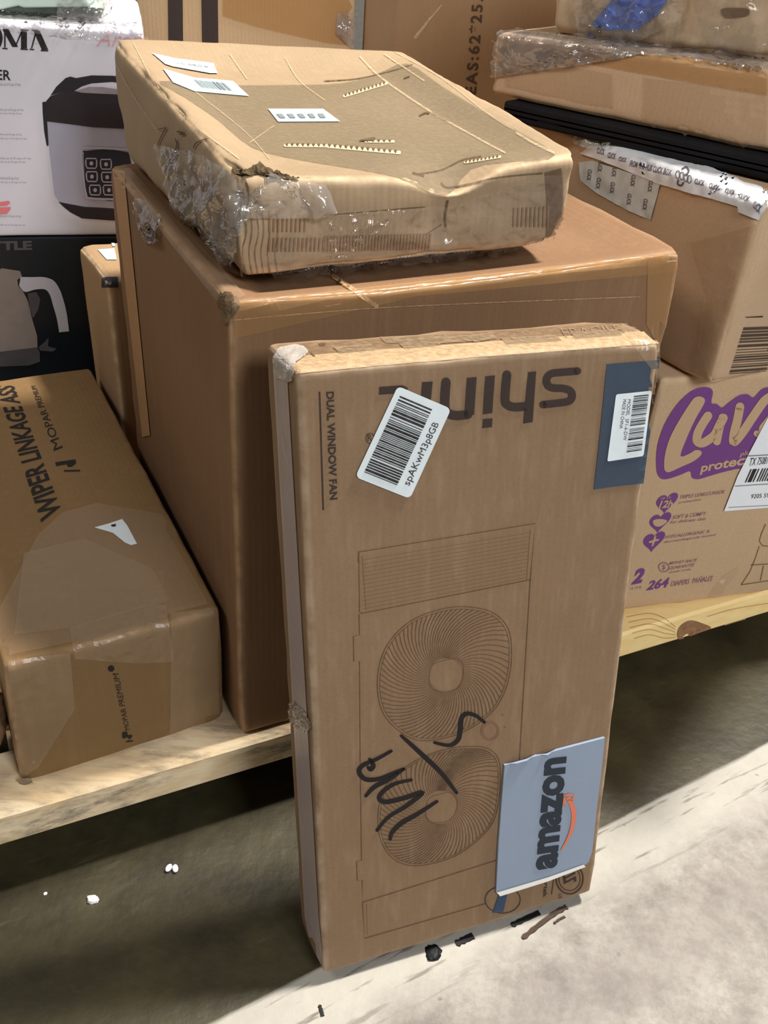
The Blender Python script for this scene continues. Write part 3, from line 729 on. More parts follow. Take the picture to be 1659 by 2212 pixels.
for p, w_ in ((zr((0, 350), (200, 335), (400, 290), (530, 250)), 2.2), (zr((560, 905), (700, 880), (830, 820), (940, 800)), 3), (zr((530, 900), (590, 915)), 5), (zr((700, 960), (740, 985), (870, 965), (1050, 920), (1300, 895)), 3.5),
              (zr((0, 1145), (300, 1120), (600, 1095)), 2.2), (zb((780, 800), (800, 870), (790, 960)), 4), (zr((735, 1060), (720, 1150), (725, 1210)), 5), (zr((700, 1200), (590, 1270)), 2), (zr((440, 165), (800, 320), (1100, 490), (1400, 670), (1530, 760)), 5)):
    a.line(p, w_, sm=True)
a.put('crease', ink('dark_crease', (98, 78, 56), worn=0.5), flat, each=True, off=0.0011, sub=12)
a = Art()
for i in range(34):
    x = zr((0 + i * 19, 0))[0][0]; yt = 505 + 0 * i; sl = 3 + i * 0.22
    y0 = 508 - i * 0.15
    a.poly([(x, y0), (x + 3.6, y0), (x + 3.6 - sl * 0.4, y0 + 34), (x - sl * 0.4, y0 + 35)])
for i in range(14):
    x = 580 + i * 9; a.poly([(x, 512), (x + 4, 512), (x + 2, 542), (x - 2, 542)])
for i in range(9):
    x = 580 + i * 9.5; a.poly([(x, 470), (x + 3.5, 470), (x + 2.5, 500), (x - 1, 500)])
for i in range(9):
    x = 1108 + i * 9.2; a.poly([(x, 448 - i * 0.5), (x + 4, 447 - i * 0.5), (x + 2, 489), (x - 2, 489)])
a.put('printed_slots', ink('brown_slot_print', (138, 106, 78), worn=0.2), flat, off=0.0015, sub=6)
Art().poly([(1176, 372), (1212, 362), (1216, 400), (1214, 500), (1178, 515), (1180, 430)]).put('packing_tape', ink('brown_tape', (112, 88, 66), 0.35, worn=0.1, alpha=0.75), flat, off=0.001, sub=8)
a = Art()
for x in (528, 541, 553, 566, 580, 596):
    a.line([(x, 455), (x + 2 + (x % 5), 500), (x - 3, 545), (x + 3, 590)], 2.6, sm=True)
a.line([(512, 385), (520, 440), (512, 500), (520, 560), (524, 600)], 5, sm=True)
a.put('crease', ink('wrinkle_brown', (112, 90, 64), worn=0.4, alpha=0.75), flat, off=0.0013, sub=8, each=True)
# crinkled plastic over the near left corner and round the front
Art().poly(zb((330, 620), (440, 640), (560, 660), (700, 760), (780, 870), (900, 800), (1040, 820), (1190, 830), (1240, 960), (1100, 990), (800, 1000), (760, 1090), (740, 1240), (640, 1200), (520, 1120), (420, 950), (380, 760))).put('plastic_wrap', WRAP, flat, off=0.003, sub=5, crinkle=0.012, cfreq=20, smooth=True)
Art().poly(zr((20, 1120), (500, 1100), (760, 1080), (1320, 900), (1440, 900), (1430, 1330), (760, 1400), (0, 1480), (-300, 1510), (-380, 1380))).put('plastic_wrap', film('thin_front_wrap', tint=(255,255,255), body=0.03, gloss=0.22, bump=0.6, scale=22, rough=0.10), flat, off=0.0035, sub=6, crinkle=0.004, cfreq=25, smooth=True)

# ------------------------------------------------------------------ long low box on the left (D)
K_D = kraft('kraft_long_box', (130, 101, 64), 0.515, seed=6.1, wear=(196, 160, 118))
D = boxcorners(-0.383, 0.677, DECK, 0.515, 0.24, 0.659, 0.183)
for k, px in {'LFt': (5, 1440), 'RFt': (480, 1318), 'LFb': (47, 1700), 'RFb': (489, 1556), 'RBt': (195, 790)}.items(): D[k] = snap(D[k], *px)
long_ = tag(carton('cardboard_box', D, K_D, r=0.008, cell=0.03, rough=0.0018, seed=11), 'long low carton with wiper part lettering, lying at bottom left on the pallet', 'box')
z8 = Z(0, 750, 0.5197); zw = Z(0, 780, 0.1627)
Art([zw((560, 2165))[0], zw((60, 500))[0], zw((262, 450))[0], zw((800, 2035))[0]])
Art(zw((545, 2150), (-60, 330), (190, 330), (830, 2010))).text('WIPER LINKAGE ASS', 0, 0, 1, 1, bold=0.025).put('printed_lettering', INK_BK, long_, off=0.0009)
Art(zw((745, 1400), (395, 340), (500, 330), (960, 1290))).text('MOPAR PREMIUM', 0.08, 0.15, 1, 0.75).put('printed_lettering', INK_BK, long_, off=0.0009)
Art().poly(zw((850, 1452), (1065, 1448), (1065, 1470), (850, 1475))).poly(zw((735, 1350), (1000, 1310), (1015, 1360), (950, 1410), (900, 1412), (890, 1375), (745, 1400))).put('printed_logo', INK_BK, long_, off=0.0009)
zf = Z(180, 1400, 0.104)
Art(zf((860, 1700), (605, 520), (735, 520), (960, 1680))).text('MOPAR PREMIUM', 0, 0, 1, 1).put('printed_lettering', INK_BK, long_, off=0.0009)
Art().disc(*zf((575, 415))[0], 7, 7).poly(zf((805, 1740), (905, 1715), (920, 1800), (1000, 1790), (1020, 1810), (985, 1870), (940, 1880), (905, 1840), (840, 1875), (805, 1850))).poly(zf((870, 1935), (940, 1905), (1025, 1905), (1035, 1930), (900, 1950))).put('printed_logo', INK_BK, long_, off=0.0009)
Art().poly(z8((393, 752), (455, 735), (508, 717), (530, 745), (570, 820), (545, 826), (520, 815), (470, 775))).put('torn_label', PAPER, long_, off=0.0012, sub=12)
Art().poly(z8((462, 742), (484, 738), (480, 750), (464, 750))).put('label_text', INK_BK, long_, off=0.0017)
Art().poly(z8((0, 1085), (160, 780), (260, 690), (400, 650), (700, 700), (930, 1100), (600, 1165), (0, 1290))).put('packing_tape', TAPE, long_, off=0.0010, sub=30)  # pale film patch over the near part of the top face
Art().poly(z8((290, 1175), (600, 1075), (690, 1080), (720, 1300), (600, 1310), (310, 1290))).put('packing_tape', TAPE, long_, off=0.0016, sub=14, crinkle=0.002)
Art().poly(z8((20, 1310), (130, 1290), (290, 1270), (310, 1500), (160, 1740), (90, 1790), (50, 1600))).put('packing_tape', TAPE, long_, off=0.0010, sub=12, crinkle=0.0012, cfreq=22)
Art().poly(z8((710, 1110), (925, 1080), (938, 1540), (705, 1600))).put('packing_tape', TAPE, long_, off=0.0010, sub=16, crinkle=0.0015)
Art().poly(z8((100, 860), (350, 800), (640, 930), (700, 1060), (300, 1170), (60, 1200))).put('packing_tape', TAPE, long_, off=0.0017, sub=20)
cq = long_
Art().poly(smoothline([(40, 1688), (48, 1676), (64, 1676), (71, 1690), (64, 1703), (48, 1704)], 3, True)).put('crushed_corner', plain('grey_crushed_corner', (138, 122, 100), 0.9, 0.2), long_, off=0.002, sub=4, crinkle=0.004)

# ------------------------------------------------------------------ thin upright box behind the long box (E)
K_E = kraft('kraft_thin_box', (176, 144, 108), 0.53, seed=7.7, wear=(222, 194, 156), wearamt=1.0)
Ec = boxcorners(-0.423, 1.262, DECK, 0.53, 0.145, 0.165, 0.37)
Ec['LFt'] = snap(Ec['LFt'], 228, 600); Ec['LBt'] = snap(Ec['LBt'], 167, 526)
thin = tag(carton('cardboard_box', Ec, K_E, r=0.009, cell=0.03, rough=0.002, seed=13), 'narrow upright carton squeezed between the largest carton and the black kettle box', 'box')
ze = Z(0, 500, 0.2079)
l = Art().poly(ze((915, 100), (1180, 92), (1200, 160), (950, 160))).put('shipping_label', PAPER_BLUE, thin, off=0.0012, sub=10)
l = Art().poly(ze((1015, 195), (1190, 180), (1215, 300), (1110, 300))).put('shipping_label', PAPER_BLUE, thin, off=0.0012, sub=10)
Art().poly(ze((1062, 490), (1110, 475), (1225, 475), (1225, 580), (1060, 580))).put('dark_tape', plain('dark_navy_print', (48, 48, 58), 0.5), thin, off=0.001, sub=10)

# ------------------------------------------------------------------ kettle box (G) and rice cooker box (F)
KG = plain('black_gloss_card', (16, 22, 28), 0.35, 0.1, spec=0.4)
gy = 0.2738; gx0 = Vector((-0.560, 1.4355, 0))
ex = Vector((math.cos(gy), math.sin(gy), 0))
o_ = gx0 - ex * 0.42
Gc = boxcorners(o_.x, o_.y, DECK, gy, 0.625, 0.27, 0.37)
Gtop = DECK + 0.37
Gc['LFt'].z = Gc['RFt'].z = Gtop
kb = tag(carton('cardboard_box', Gc, KG, r=0.003, cell=0.05, rough=0.0005, seed=14), 'black retail carton with a cream kettle photo, under the white rice cooker box', 'box')
CR = plain('cream_kettle_print', (128, 116, 108), 0.5, 0.06); WH = plain('pale_handle_print', (176, 172, 176), 0.45, 0.12, 9); GD = plain('grey_kettle_print', (70, 66, 68), 0.5, 0.2, 30)
ket = Art().poly(ze((-60, 430), (20, 380), (210, 410), (230, 470), (180, 500), (190, 560), (240, 620), (290, 720), (340, 930), (385, 1080), (390, 1200), (0, 1260), (-60, 1260))).put('printed_kettle', CR, kb, sub=30)
Art().poly(smoothline(ze((215, 470), (330, 472), (460, 472), (560, 510), (620, 600), (650, 680), (690, 830), (718, 1035)), 4) + smoothline(ze((615, 1045), (590, 900), (550, 760), (520, 660), (470, 600), (370, 600), (260, 625), (200, 560)), 4)).put('printed_kettle', WH, kb, off=0.0011, sub=0)
Art().poly(ze((290, 640), (380, 625), (420, 700), (400, 800), (345, 900), (310, 800))).poly(ze((-20, 1250), (390, 1200), (415, 1260), (415, 1350), (300, 1390), (0, 1400))).poly(ze((400, 1200), (460, 1150), (505, 1100), (500, 1190), (590, 1215), (550, 1245), (420, 1235))).put('printed_kettle', GD, kb, each=True, off=0.0011)
Art([*ze((-300, 105), (330, 95), (335, 190), (-300, 200))]).text('KETTLE', 0, 0, 1, 1, bold=0.05).put('printed_lettering', ink('grey_ink', (78, 76, 78)), kb)
# rice cooker box
KF = plain('white_gloss_card', (222, 218, 226), 0.35, 0.03, 12, spec=0.4)
o_ = gx0 - ex * 0.42
Fc = boxcorners(o_.x, o_.y, Gtop + 0.001, gy, 0.585, 0.25, 0.31)
Fc['RFt'] = snap(Fc['RFt'], 312, 68)
tz = z_vert(0, 38, *(gx0.x, gx0.y)); Fc['LFt'].z = tz; Fc['LBt'].z = tz
rc = tag(carton('cardboard_box', Fc, KF, r=0.004, cell=0.04, rough=0.001, seed=15), 'white glossy carton with a rice cooker photo, wrapped in clear plastic', 'box')
zr5 = Z(0, 0, 0.2531)
# serif lettering, the end of the word
a = Art()
x = [-95, 0]
a.line(zr5((-75, 240), (-20, 262), (0, 330), (-25, 400), (-75, 415)), 12, sm=True)
for p, w_ in ((zr5((42, 262), (42, 405)), 3.5), (zr5((50, 255), (130, 400)), 13), (zr5((130, 400), (185, 270)), 3.5), (zr5((205, 262), (205, 412)), 13),
              (zr5((270, 412), (310, 262)), 3.5), (zr5((312, 262), (385, 425)), 14), (zr5((285, 370), (350, 375)), 3.5)):
    p = list(p); a.poly([(p[0][0] - w_ / 2, p[0][1]), (p[0][0] + w_ / 2, p[0][1]), (p[1][0] + w_ / 2, p[1][1]), (p[1][0] - w_ / 2, p[1][1])])
for x0, x1, y in ((25, 75, 248), (20, 65, 412), (175, 245, 254), (175, 238, 418), (252, 292, 420), (348, 412, 430), (270, 325, 256)):
    a.line(zr5((x0, y), (x1, y + 3)), 3)
a.put('printed_lettering', INK_BK, rc)
Art(zr5((-60, 590), (90, 600), (92, 685), (-60, 680))).text('ER', 0.2, 0, 1, 1, bold=0.02).put('printed_lettering', INK_BK, rc)
GI = ink('grey_text_ink', (150, 142, 150), worn=0.2)
a = Art()
for x0, x1, y, hh in ((-20, 175, 722, 20), (-20, 200, 938, 16), (-20, 185, 968, 12), (-20, 185, 1148, 14), (-20, 230, 1182, 12), (-20, 265, 1352, 14), (-20, 215, 1382, 12), (0, 160, 1522, 20), (-20, 225, 1556, 12), (-20, 180, 1845, 14), (-20, 215, 1920, 12)):
    a.text('cooks up to 8 cups of rice', 0, 0, 1, 1, quad=zr5((x0, y - hh), (x1, y - hh + 4), (x1, y + hh), (x0, y + hh - 4)))
a.put('printed_lettering', GI, rc)
Art().text('Aroma', 0, 0, 1, 1, shear=0.4, quad=zr5((820, 262), (1330, 275), (1330, 405), (820, 395))).put('printed_lettering', ink('pink_ink', (226, 170, 172)), rc)
Art().poly(zr5((-20, 1725), (75, 1712), (90, 1730), (60, 1755), (-20, 1760))).poly(zr5((-20, 1770), (90, 1765), (90, 1785), (60, 1825), (-20, 1830))).put('printed_badge', ink('red_ink', (232, 130, 134)), rc)
DG = plain('dark_cooker_print', (52, 44, 48), 0.4, 0.2, 14); SV = plain('silver_cooker_print', (170, 168, 184), 0.35, 0.08, 8); LG = plain('light_cooker_print', (150, 136, 142), 0.4, 0.1)
Art().poly(smoothline(zr5((402, 1035), (600, 1060), (800, 1085), (1100, 1100)), 3) + zr5((1100, 1790), (950, 1775), (720, 1762), (560, 1735), (500, 1715), (465, 1660), (435, 1400), (415, 1200))).put('printed_cooker', SV, rc)
Art().poly(zr5((395, 860), (430, 820), (540, 780), (700, 775), (1100, 790), (1100, 1100), (800, 1085), (600, 1060), (400, 1035))).put('printed_cooker', DG, rc, off=0.0009)
Art().poly(zr5((430, 815), (480, 740), (560, 665), (600, 652), (650, 665), (780, 642), (960, 645), (1100, 660), (1100, 720), (960, 697), (780, 710), (700, 735), (625, 780), (540, 778))).poly(zr5((500, 1722), (720, 1765), (950, 1780), (1100, 1785), (1100, 1885), (940, 1880), (700, 1862), (600, 1810), (545, 1765))).poly(zr5((362, 870), (395, 865), (400, 1000), (415, 1240), (400, 1245), (378, 1120), (365, 960))).put('printed_cooker', ink('near_black_print', (44, 38, 42)), rc, off=0.0012)
Art().poly(zr5((640, 775), (760, 740), (880, 742), (1000, 760), (1100, 765), (1100, 810), (700, 790))).put('printed_cooker', LG, rc, off=0.0013)
Art().poly(smoothline(zr5((740, 1285), (1100, 1300), (1100, 1690), (780, 1685), (735, 1650), (718, 1400), (715, 1300)), 2, True)).put('printed_panel', ink('navy_print', (46, 44, 56)), rc, off=0.0013)
a = Art(); a.line(zr5((1100, 1275), (740, 1258), (700, 1275), (692, 1330), (710, 1500), (735, 1655), (780, 1690), (1100, 1700)), 4, sm=True)
for cx, cy in ((780, 1392), (785, 1505), (812, 1620), (905, 1400), (915, 1510), (930, 1620)):
    p = zr5((cx - 42, cy - 42), (cx + 38, cy - 42), (cx + 45, cy - 20), (cx + 45, cy + 25), (cx + 35, cy + 42), (cx - 35, cy + 40), (cx - 45, cy + 20), (cx - 48, cy - 22)); a.line(p, 2.6, closed=True)
    a.disc(*zr5((cx, cy))[0], 4, 4.5)
a.put('printed_panel', ink('silver_print', (176, 172, 184)), rc, off=0.0016)
Art().poly([(-10, 28), (100, 38), (210, 46), (312, 56), (316, 85), (300, 90), (150, 80), (-10, 60)]).put('plastic_wrap', WRAP, rc, off=0.003, sub=10, crinkle=0.006, cfreq=35, smooth=True)

# pale green parcel in a plastic bag on the rice cooker box
top = Fc['LFt'].z
pc = Vector(((Fc['LFt'] + Fc['RFt']) / 2)) 
GP = plain('pale_green_print', (196, 214, 200), 0.4, 0.1, 20); 
e0 = Fc['LFt'] + (Fc['LBt'] - Fc['LFt']).normalized() * 0.035
gw = 0.52
Nc = boxcorners(e0.x, e0.y, top + 0.003, gy, 0.54, 0.20, 0.09)
for k in ('RFb', 'RBb'): Nc[k].z = Fc['RFt'].z + 0.004
for k in ('RFt', 'RBt'): Nc[k] = Nc[k] - ex * 0.05
gp = tag(carton('plastic_wrapped_parcel', Nc, GP, r=0.012, cell=0.03, rough=0.006, seed=17), 'pale green parcel in clear plastic, on top of the white rice cooker box', 'parcel')
Art().poly([(-8, 22), (40, 12), (52, 16), (180, 14), (250, 22), (292, 44), (240, 46), (60, 34), (-8, 30)]).put('dark_band', plain('dark_green_tone', (58, 66, 58), 0.4, 0.2), gp, off=0.0012, sub=10)  # dark green-grey band across the parcel
Art().poly([(130, -30), (215, -30), (290, 40), (230, 45), (120, 40)]).put('plastic_wrap', WRAP, gp, off=0.004, sub=8, crinkle=0.015, cfreq=35, smooth=True)

# ------------------------------------------------------------------ tall cartons at the back (H, I)
hy = 0.18; hn = Vector((math.sin(hy), -math.cos(hy), 0)); hp = Vector((-0.48, 1.80, 0.7))
hl = on_plane(296, 60, hp, hn); hr = on_plane(766, 60, hp, hn)
Hc = boxcorners(hl.x, hl.y, DECK, hy, (Vector((hr.x, hr.y)) - Vector((hl.x, hl.y))).length, 0.3, 1.0)
K_H = kraft('kraft_striped_carton', (200, 168, 130), hy, seed=9.2, wear=(224, 196, 156), blotch=0.3)
hb = tag(carton('cardboard_box', Hc, K_H, r=0.006, cell=0.05, rough=0.0015, seed=19), 'tall tan carton with black vertical bars, standing at the back left', 'box')
Art().poly([(362, -60), (394, -60), (396, 130), (364, 130)]).poly([(434, -60), (470, -60), (472, 130), (437, 130)]).poly([(286, -60), (292, -60), (298, 60), (293, 60)]).put('bar_and_gap', ink('charcoal_bar_gap', (62, 50, 46), worn=0.1), hb, each=True, sub=30)  # two printed bars; the thin leftmost strip paints the dark gap beside the carton
Art().poly([(480, -40), (640, -40), (770, 5), (768, 100), (700, 92), (560, 60), (480, 35)]).put('packing_tape', TAPE_BR, hb, off=0.001, sub=25)
Art().poly([(728, 28), (768, 30), (772, -20), (778, -20), (772, 110), (762, 108), (758, 74), (725, 75), (726, 68), (760, 66), (758, 48)]).put('packing_tape', WRAP, hb, off=0.0015, sub=8, crinkle=0.003)
iy = -0.22; il = Vector((hr.x + 0.012, hr.y + 0.02, 0))
Ic = boxcorners(il.x, il.y, DECK, iy, 0.46, 0.28, 1.0)
K_I = kraft('kraft_measure_carton', (164, 130, 96), iy, seed=10.4, wear=(200, 166, 126), blotch=0.5)
ib = tag(carton('cardboard_box', Ic, K_I, r=0.006, cell=0.05, rough=0.0015, seed=20), 'tall brown carton with size lettering, at the back beside the black barred carton', 'box')
Art([(1000, 238), (1019, -4), (1045, -4), (1026, 238)]).text('MEAS:62*25.', 0, 0, 1, 1, bold=0.03, space=1.25).put('printed_lettering', ink('stencil_ink', (88, 66, 50), worn=0.3), ib)
Art().line([(955, 10), (925, 45), (898, 80)], 5, taper=lambda t: 0.5 + t).put('crease', ink('pale_scrape', (205, 178, 144), worn=0.4), ib)
Art().poly([(776, -10), (860, -10), (850, 130), (772, 130)]).put('packing_tape', TAPE, ib, off=0.001, sub=25)

# ------------------------------------------------------------------ right stack: purple-printed box (M)
K_M = kraft('kraft_purple_print_box', (196, 166, 132), 0.304, seed=12.2, wear=(222, 192, 156), blotch=0.35)
Mc = boxcorners(0.33, 1.054, DECK, 0.304, 0.45, 0.35, 0.386)
MT = DECK + 0.386
mb = tag(carton('cardboard_box', Mc, K_M, r=0.006, cell=0.03, rough=0.002, seed=21), 'kraft diaper carton printed in purple, bottom of the right stack', 'box')
PU = ink('purple_ink', (116, 66, 130), worn=0.05); PUL = ink('faded_purple_ink', (140, 98, 118), worn=0.35)
zl = Z(1400, 820, 0.2306)
def fat(pts, w_, aa, scale=0.2306): aa.line(zl(*pts), w_ * scale, sm=True)
KP = K_M
a = Art()
a.poly(smoothline(zl((380, 120), (470, 75), (560, 70), (605, 110), (590, 215), (640, 225), (690, 260), (750, 215), (850, 145), (930, 135), (985, 165), (1060, 90), (1140, 65), (1300, 60), (1300, 800), (900, 825), (700, 865), (560, 905), (470, 930), (410, 915), (392, 855), (300, 890), (160, 932), (95, 900), (75, 800), (85, 620), (150, 420), (260, 240)), 3, True))
a.put('printed_logo', PU, mb, off=0.0008, sub=25)
KRI = ink('bare_kraft_print', (190, 160, 126))
a = Art()
a.poly(smoothline(zl((400, 200), (440, 160), (490, 155), (525, 180), (515, 230), (430, 380), (350, 560), (298, 710), (380, 690), (440, 655), (490, 665), (492, 700), (420, 760), (300, 815), (200, 860), (160, 855), (145, 810), (155, 690), (200, 540), (290, 370)), 3, True))
a.line(zl((555, 335), (500, 420), (460, 500), (455, 570), (500, 590), (560, 560), (620, 510), (660, 430), (700, 355)), 19, sm=True)
a.line(zl((690, 350), (660, 470), (640, 575)), 17, sm=True)
a.line(zl((855, 250), (830, 380), (800, 500), (800, 580), (880, 490), (980, 340), (1080, 200), (1150, 150)), 19, sm=True)
a.line(zl((1180, 300), (1100, 400), (1060, 460), (1100, 520), (1010, 500)), 13, sm=True)
a.text('protection', 0, 0, 1, 1, bold=0.03, shear=0.25, quad=zl((470, 790), (1180, 650), (1190, 770), (478, 890)))
a.text('plus', 0, 0, 1, 1, bold=0.01, shear=0.25, quad=zl((850, 675), (980, 645), (980, 700), (850, 730)))
a.put('printed_logo', KRI, mb, off=0.0013, sub=25)
def heart(cx, cy, s):
    pts = []
    for i in range(24):
        t_ = 2 * math.pi * i / 24; x = 16 * math.sin(t_) ** 3; y = -(13 * math.cos(t_) - 5 * math.cos(2 * t_) - 2 * math.cos(3 * t_) - math.cos(4 * t_))
        pts.append((x / 17 * s, y / 17 * s))
    # skew with the face
    return [(cx + x + -0.22 * y, cy + y - 0.24 * x) for x, y in pts]
a = Art()
hc = zl((172, 1145), (108, 1328), (50, 1508))
for c in hc: a.poly(heart(c[0], c[1], 25))
a.text('2', 0, 0, 1, 1, bold=0.05, shear=0.2, quad=[(1368, 1230), (1394, 1225), (1387, 1258), (1363, 1263)])
a.text('264', 0, 0, 1, 1, bold=0.03, shear=0.25, quad=zl((0, 1885), (200, 1850), (190, 1940), (-20, 1975)))
a.put('printed_lettering', PU, mb, off=0.0008)
a = Art()
a.text('12h', 0, 0, 1, 1, bold=0.03, shear=0.2, quad=zl((105, 1130), (235, 1120), (220, 1190), (92, 1202)))
a.text('up to', 0, 0, 1, 1, quad=zl((115, 1095), (210, 1085), (205, 1115), (110, 1125)))
a.poly(smoothline(zl((40, 1320), (90, 1300), (165, 1310), (165, 1335), (110, 1370), (60, 1365)), 3, True))
c = hc[2]; a.line([(c[0] - 9, c[1] + 2), (c[0] + 9, c[1] - 3)], 4.5).line([(c[0] - 3, c[1] + 9), (c[0] + 3, c[1] - 10)], 4.5)
a.put('printed_lettering', KRI, mb, off=0.0013)
a = Art()
for tx, x0, y0, x1, y1, hh in (('TRIPLE LEAKGUARDS', 300, 1082, 720, 1030, 34), ('protection', 285, 1140, 500, 1110, 26), ('SOFT & COMFY', 230, 1270, 550, 1232, 36), ('for delicate skin', 210, 1320, 545, 1285, 28), ('HYPOALLERGENIC &', 160, 1460, 580, 1402, 30), ('dermatologically tested', 150, 1510, 640, 1438, 26), ('MONEY BACK', 200, 1705, 465, 1672, 28), ('GUARANTEE', 200, 1750, 440, 1715, 30), ('details inside', 200, 1795, 405, 1765, 16), ('DIAPERS  PAÑALES', 215, 1875, 610, 1822, 60)):
    a.text(tx, 0, 0, 1, 1, bold=0.01, shear=0.25, quad=zl((x0, y0), (x1, y1), (x1 - 8, y1 + hh), (x0 - 8, y0 + hh)))
a.ring(*zl((145, 1755))[0], 11, 10, 2).text('$', 0, 0, 1, 1, quad=zl((130, 1730), (165, 1725), (160, 1780), (125, 1785)))
a.text('12-18 lb', 0, 0, 1, 1, quad=[(1362, 1268), (1386, 1264), (1385, 1270), (1361, 1274)])
a.put('printed_lettering', PUL, mb, off=0.0008)
a = Art()
for p in (zl((1100, 1350), (1060, 1440), (1040, 1510), (1070, 1555), (1140, 1560)), zl((1040, 1560), (1000, 1680), (950, 1800), (870, 1920)), zl((960, 1735), (1130, 1725)), zl((870, 1920), (1140, 1880)), zl((1080, 1740), (1050, 1880))):
    a.line(p, 2)
a.put('line_drawing', LF, mb)
Art().poly(zl((550, 2040), (620, 1930), (700, 1830), (850, 1740), (840, 1820), (760, 1900), (700, 2010))).put('packing_tape', TAPE, mb, off=0.001, sub=15)
# shipping label
sl_ = Art().poly(zl((704, 1225), (830, 900), (960, 640), (1123, 330), (1500, 290), (1500, 1165), (1123, 1192))).put('shipping_label', plain('bright_label_paper', (232, 236, 240), 0.4, 0.02), mb, off=0.0022, sub=25, thick=0.0003)
a = Art(); a.line(zl((930, 706), (1400, 680)), 2).line(zl((805, 988), (1400, 950)), 1.6).line(zl((745, 1188), (1400, 1155)), 1.2)
a.bars(0, 0, 1, 1, 12, 8, horizontal=False) if False else None
a.put('label_text', ink('label_grey', (110, 110, 115)), sl_, off=0.0028)
Art(zl((950, 830), (1500, 795), (1440, 915), (895, 955))).bars(0, 0, 1, 1, 16, 8, horizontal=False).put('barcode', INK_BK, sl_, off=0.0028)
a = Art(); a.text('9205 5901 7554', 0, 0, 1, 1, quad=zl((960, 1065), (1300, 1040), (1300, 1080), (950, 1105))); a.text('TX 75081', 0, 0, 1, 1, quad=zl((950, 725), (1120, 712), (1100, 780), (930, 800)))
a.put('label_text', INK_BK, sl_, off=0.0028)

# ------------------------------------------------------------------ right stack: white-taped box (L)
K_L = kraft('kraft_white_taped_box', (194, 164, 132), 0.609, seed=14.5, wear=(210, 180, 144), blotch=0.6)
Lc = boxcorners(0.388, 1.033, MT + 0.001, 0.609, 0.40, 0.45, 0.227)
Lc['LFb'] = snap(Lc['LFb'], 1538, 838); Lc['LFb'].z = MT + 0.001; Lc['LFt'] = snap(Lc['LFt'], 1650, 440)
for k in Lc:
    if k.endswith('b'): Lc[k].z = MT + 0.001
LT = Lc['LBt'].z
lb = tag(carton('cardboard_box', Lc, K_L, r=0.007, cell=0.03, rough=0.003, seed=23), 'brown carton edged with white lettered tape, on the purple printed diaper box', 'box')
z88 = Z(1200, 240, 0.2767)
WT = plain('white_printed_tape', (214, 214, 216), 0.35, 0.05, 20)
wt = Art().poly(z88((300, 260), (420, 265), (620, 280), (1000, 380), (1300, 490), (1450, 560), (1600, 600), (1660, 660), (1640, 740), (1590, 850), (1440, 790), (1430, 745), (1180, 670), (820, 570), (600, 480), (400, 400), (200, 330))).put('white_tape', WT, lb, off=0.0016, sub=9, crinkle=0.003, cfreq=30, smooth=True, reg=True)
wt2 = Art().poly(z88((190, 400), (290, 385), (460, 440), (650, 500), (825, 568), (750, 850), (560, 770), (330, 640), (200, 540))).put('white_tape', plain('greyish_printed_tape', (196, 200, 196), 0.35, 0.08, 30), lb, off=0.0012, sub=9, crinkle=0.002, cfreq=30, smooth=True, reg=True)
TI = ink('tape_lettering_ink', (92, 84, 92), worn=0.2)
a = Art()
for q in (((330, 285), (392, 300), (380, 345), (322, 328)), ((415, 322), (478, 335), (468, 378), (405, 362)), ((500, 355), (562, 368), (552, 402), (492, 388))):
    a.text('CLICK', 0, 0, 1, 1, bold=0.03, quad=z88(*q))
a.text('FROM  THE HUB CLICK BOX', 0, 0, 1, 1, bold=0.02, quad=z88((590, 385), (915, 460), (900, 510), (578, 428)))
for i, q in enumerate((((1092, 525), (1170, 545), (1160, 588), (1085, 568)), ((1208, 560), (1285, 585), (1270, 625), (1195, 600)), ((1330, 600), (1408, 620), (1395, 655), (1322, 640)), ((1440, 640), (1525, 670), (1510, 712), (1430, 680)), ((1555, 700), (1620, 740), (1590, 800), (1540, 750)))):
    a.text('CLICK', 0, 0, 1, 1, bold=0.03, quad=z88(*q))
c = z88((1000, 508))[0]
for dx, dy in ((-12, -3), (-3, 0), (6, 4), (13, 7)): a.ring(c[0] + dx, c[1] + dy, 4.5, 8, 2)
a.line(z88((990, 455), (1020, 440), (1040, 470), (1025, 500)), 4, sm=True).line(z88((960, 540), (955, 570), (985, 580), (1000, 560)), 4, sm=True)
a.put('tape_lettering', TI, wt, off=0.0006, sub=6)
a = Art()
for cx, cy in ((270, 500), (340, 565), (450, 600), (610, 545), (580, 690), (745, 590), (705, 730), (465, 470), (355, 430)):
    a.text('CLICK', 0, 0, 1, 1, bold=0.03, quad=z88((cx + 18, cy - 42), (cx + 5, cy + 48), (cx - 26, cy + 40), (cx - 13, cy - 50)))
a.put('tape_lettering', TI, wt2, off=0.0006, sub=6)
# crinkled loose bag end at the far left of the tape
Art().poly(z88((0, 60), (120, 80), (290, 130), (330, 190), (430, 215), (440, 300), (300, 300), (180, 260), (60, 160))).put('plastic_wrap', film('milky_wrap', body=0.35, gloss=0.5, bump=0.9, bodycol=(190, 185, 175), rough=0.1), lb, off=0.004, sub=6, crinkle=0.012, cfreq=25, smooth=True)
zz5 = Z(1300, 550, 0.407)
Art().line(zz5((850, 328), (762, 332), (655, 670), (800, 655), (882, 505)), 3.2).put('printed_frame', INK_BK, lb)
a = Art(zz5((752, 385), (960, 378), (860, 640), (668, 655)))
a.bars(0, 0, 1, 0.93, 16, 12).put('barcode', ink('brown_bar_ink', (74, 60, 48), worn=0.2), lb)
Art().poly([(1490, 520), (1640, 480), (1600, 620), (1540, 830), (1500, 815), (1525, 640), (1500, 560)]).put('packing_tape', TAPE, lb, off=0.0012, sub=14, crinkle=0.002)

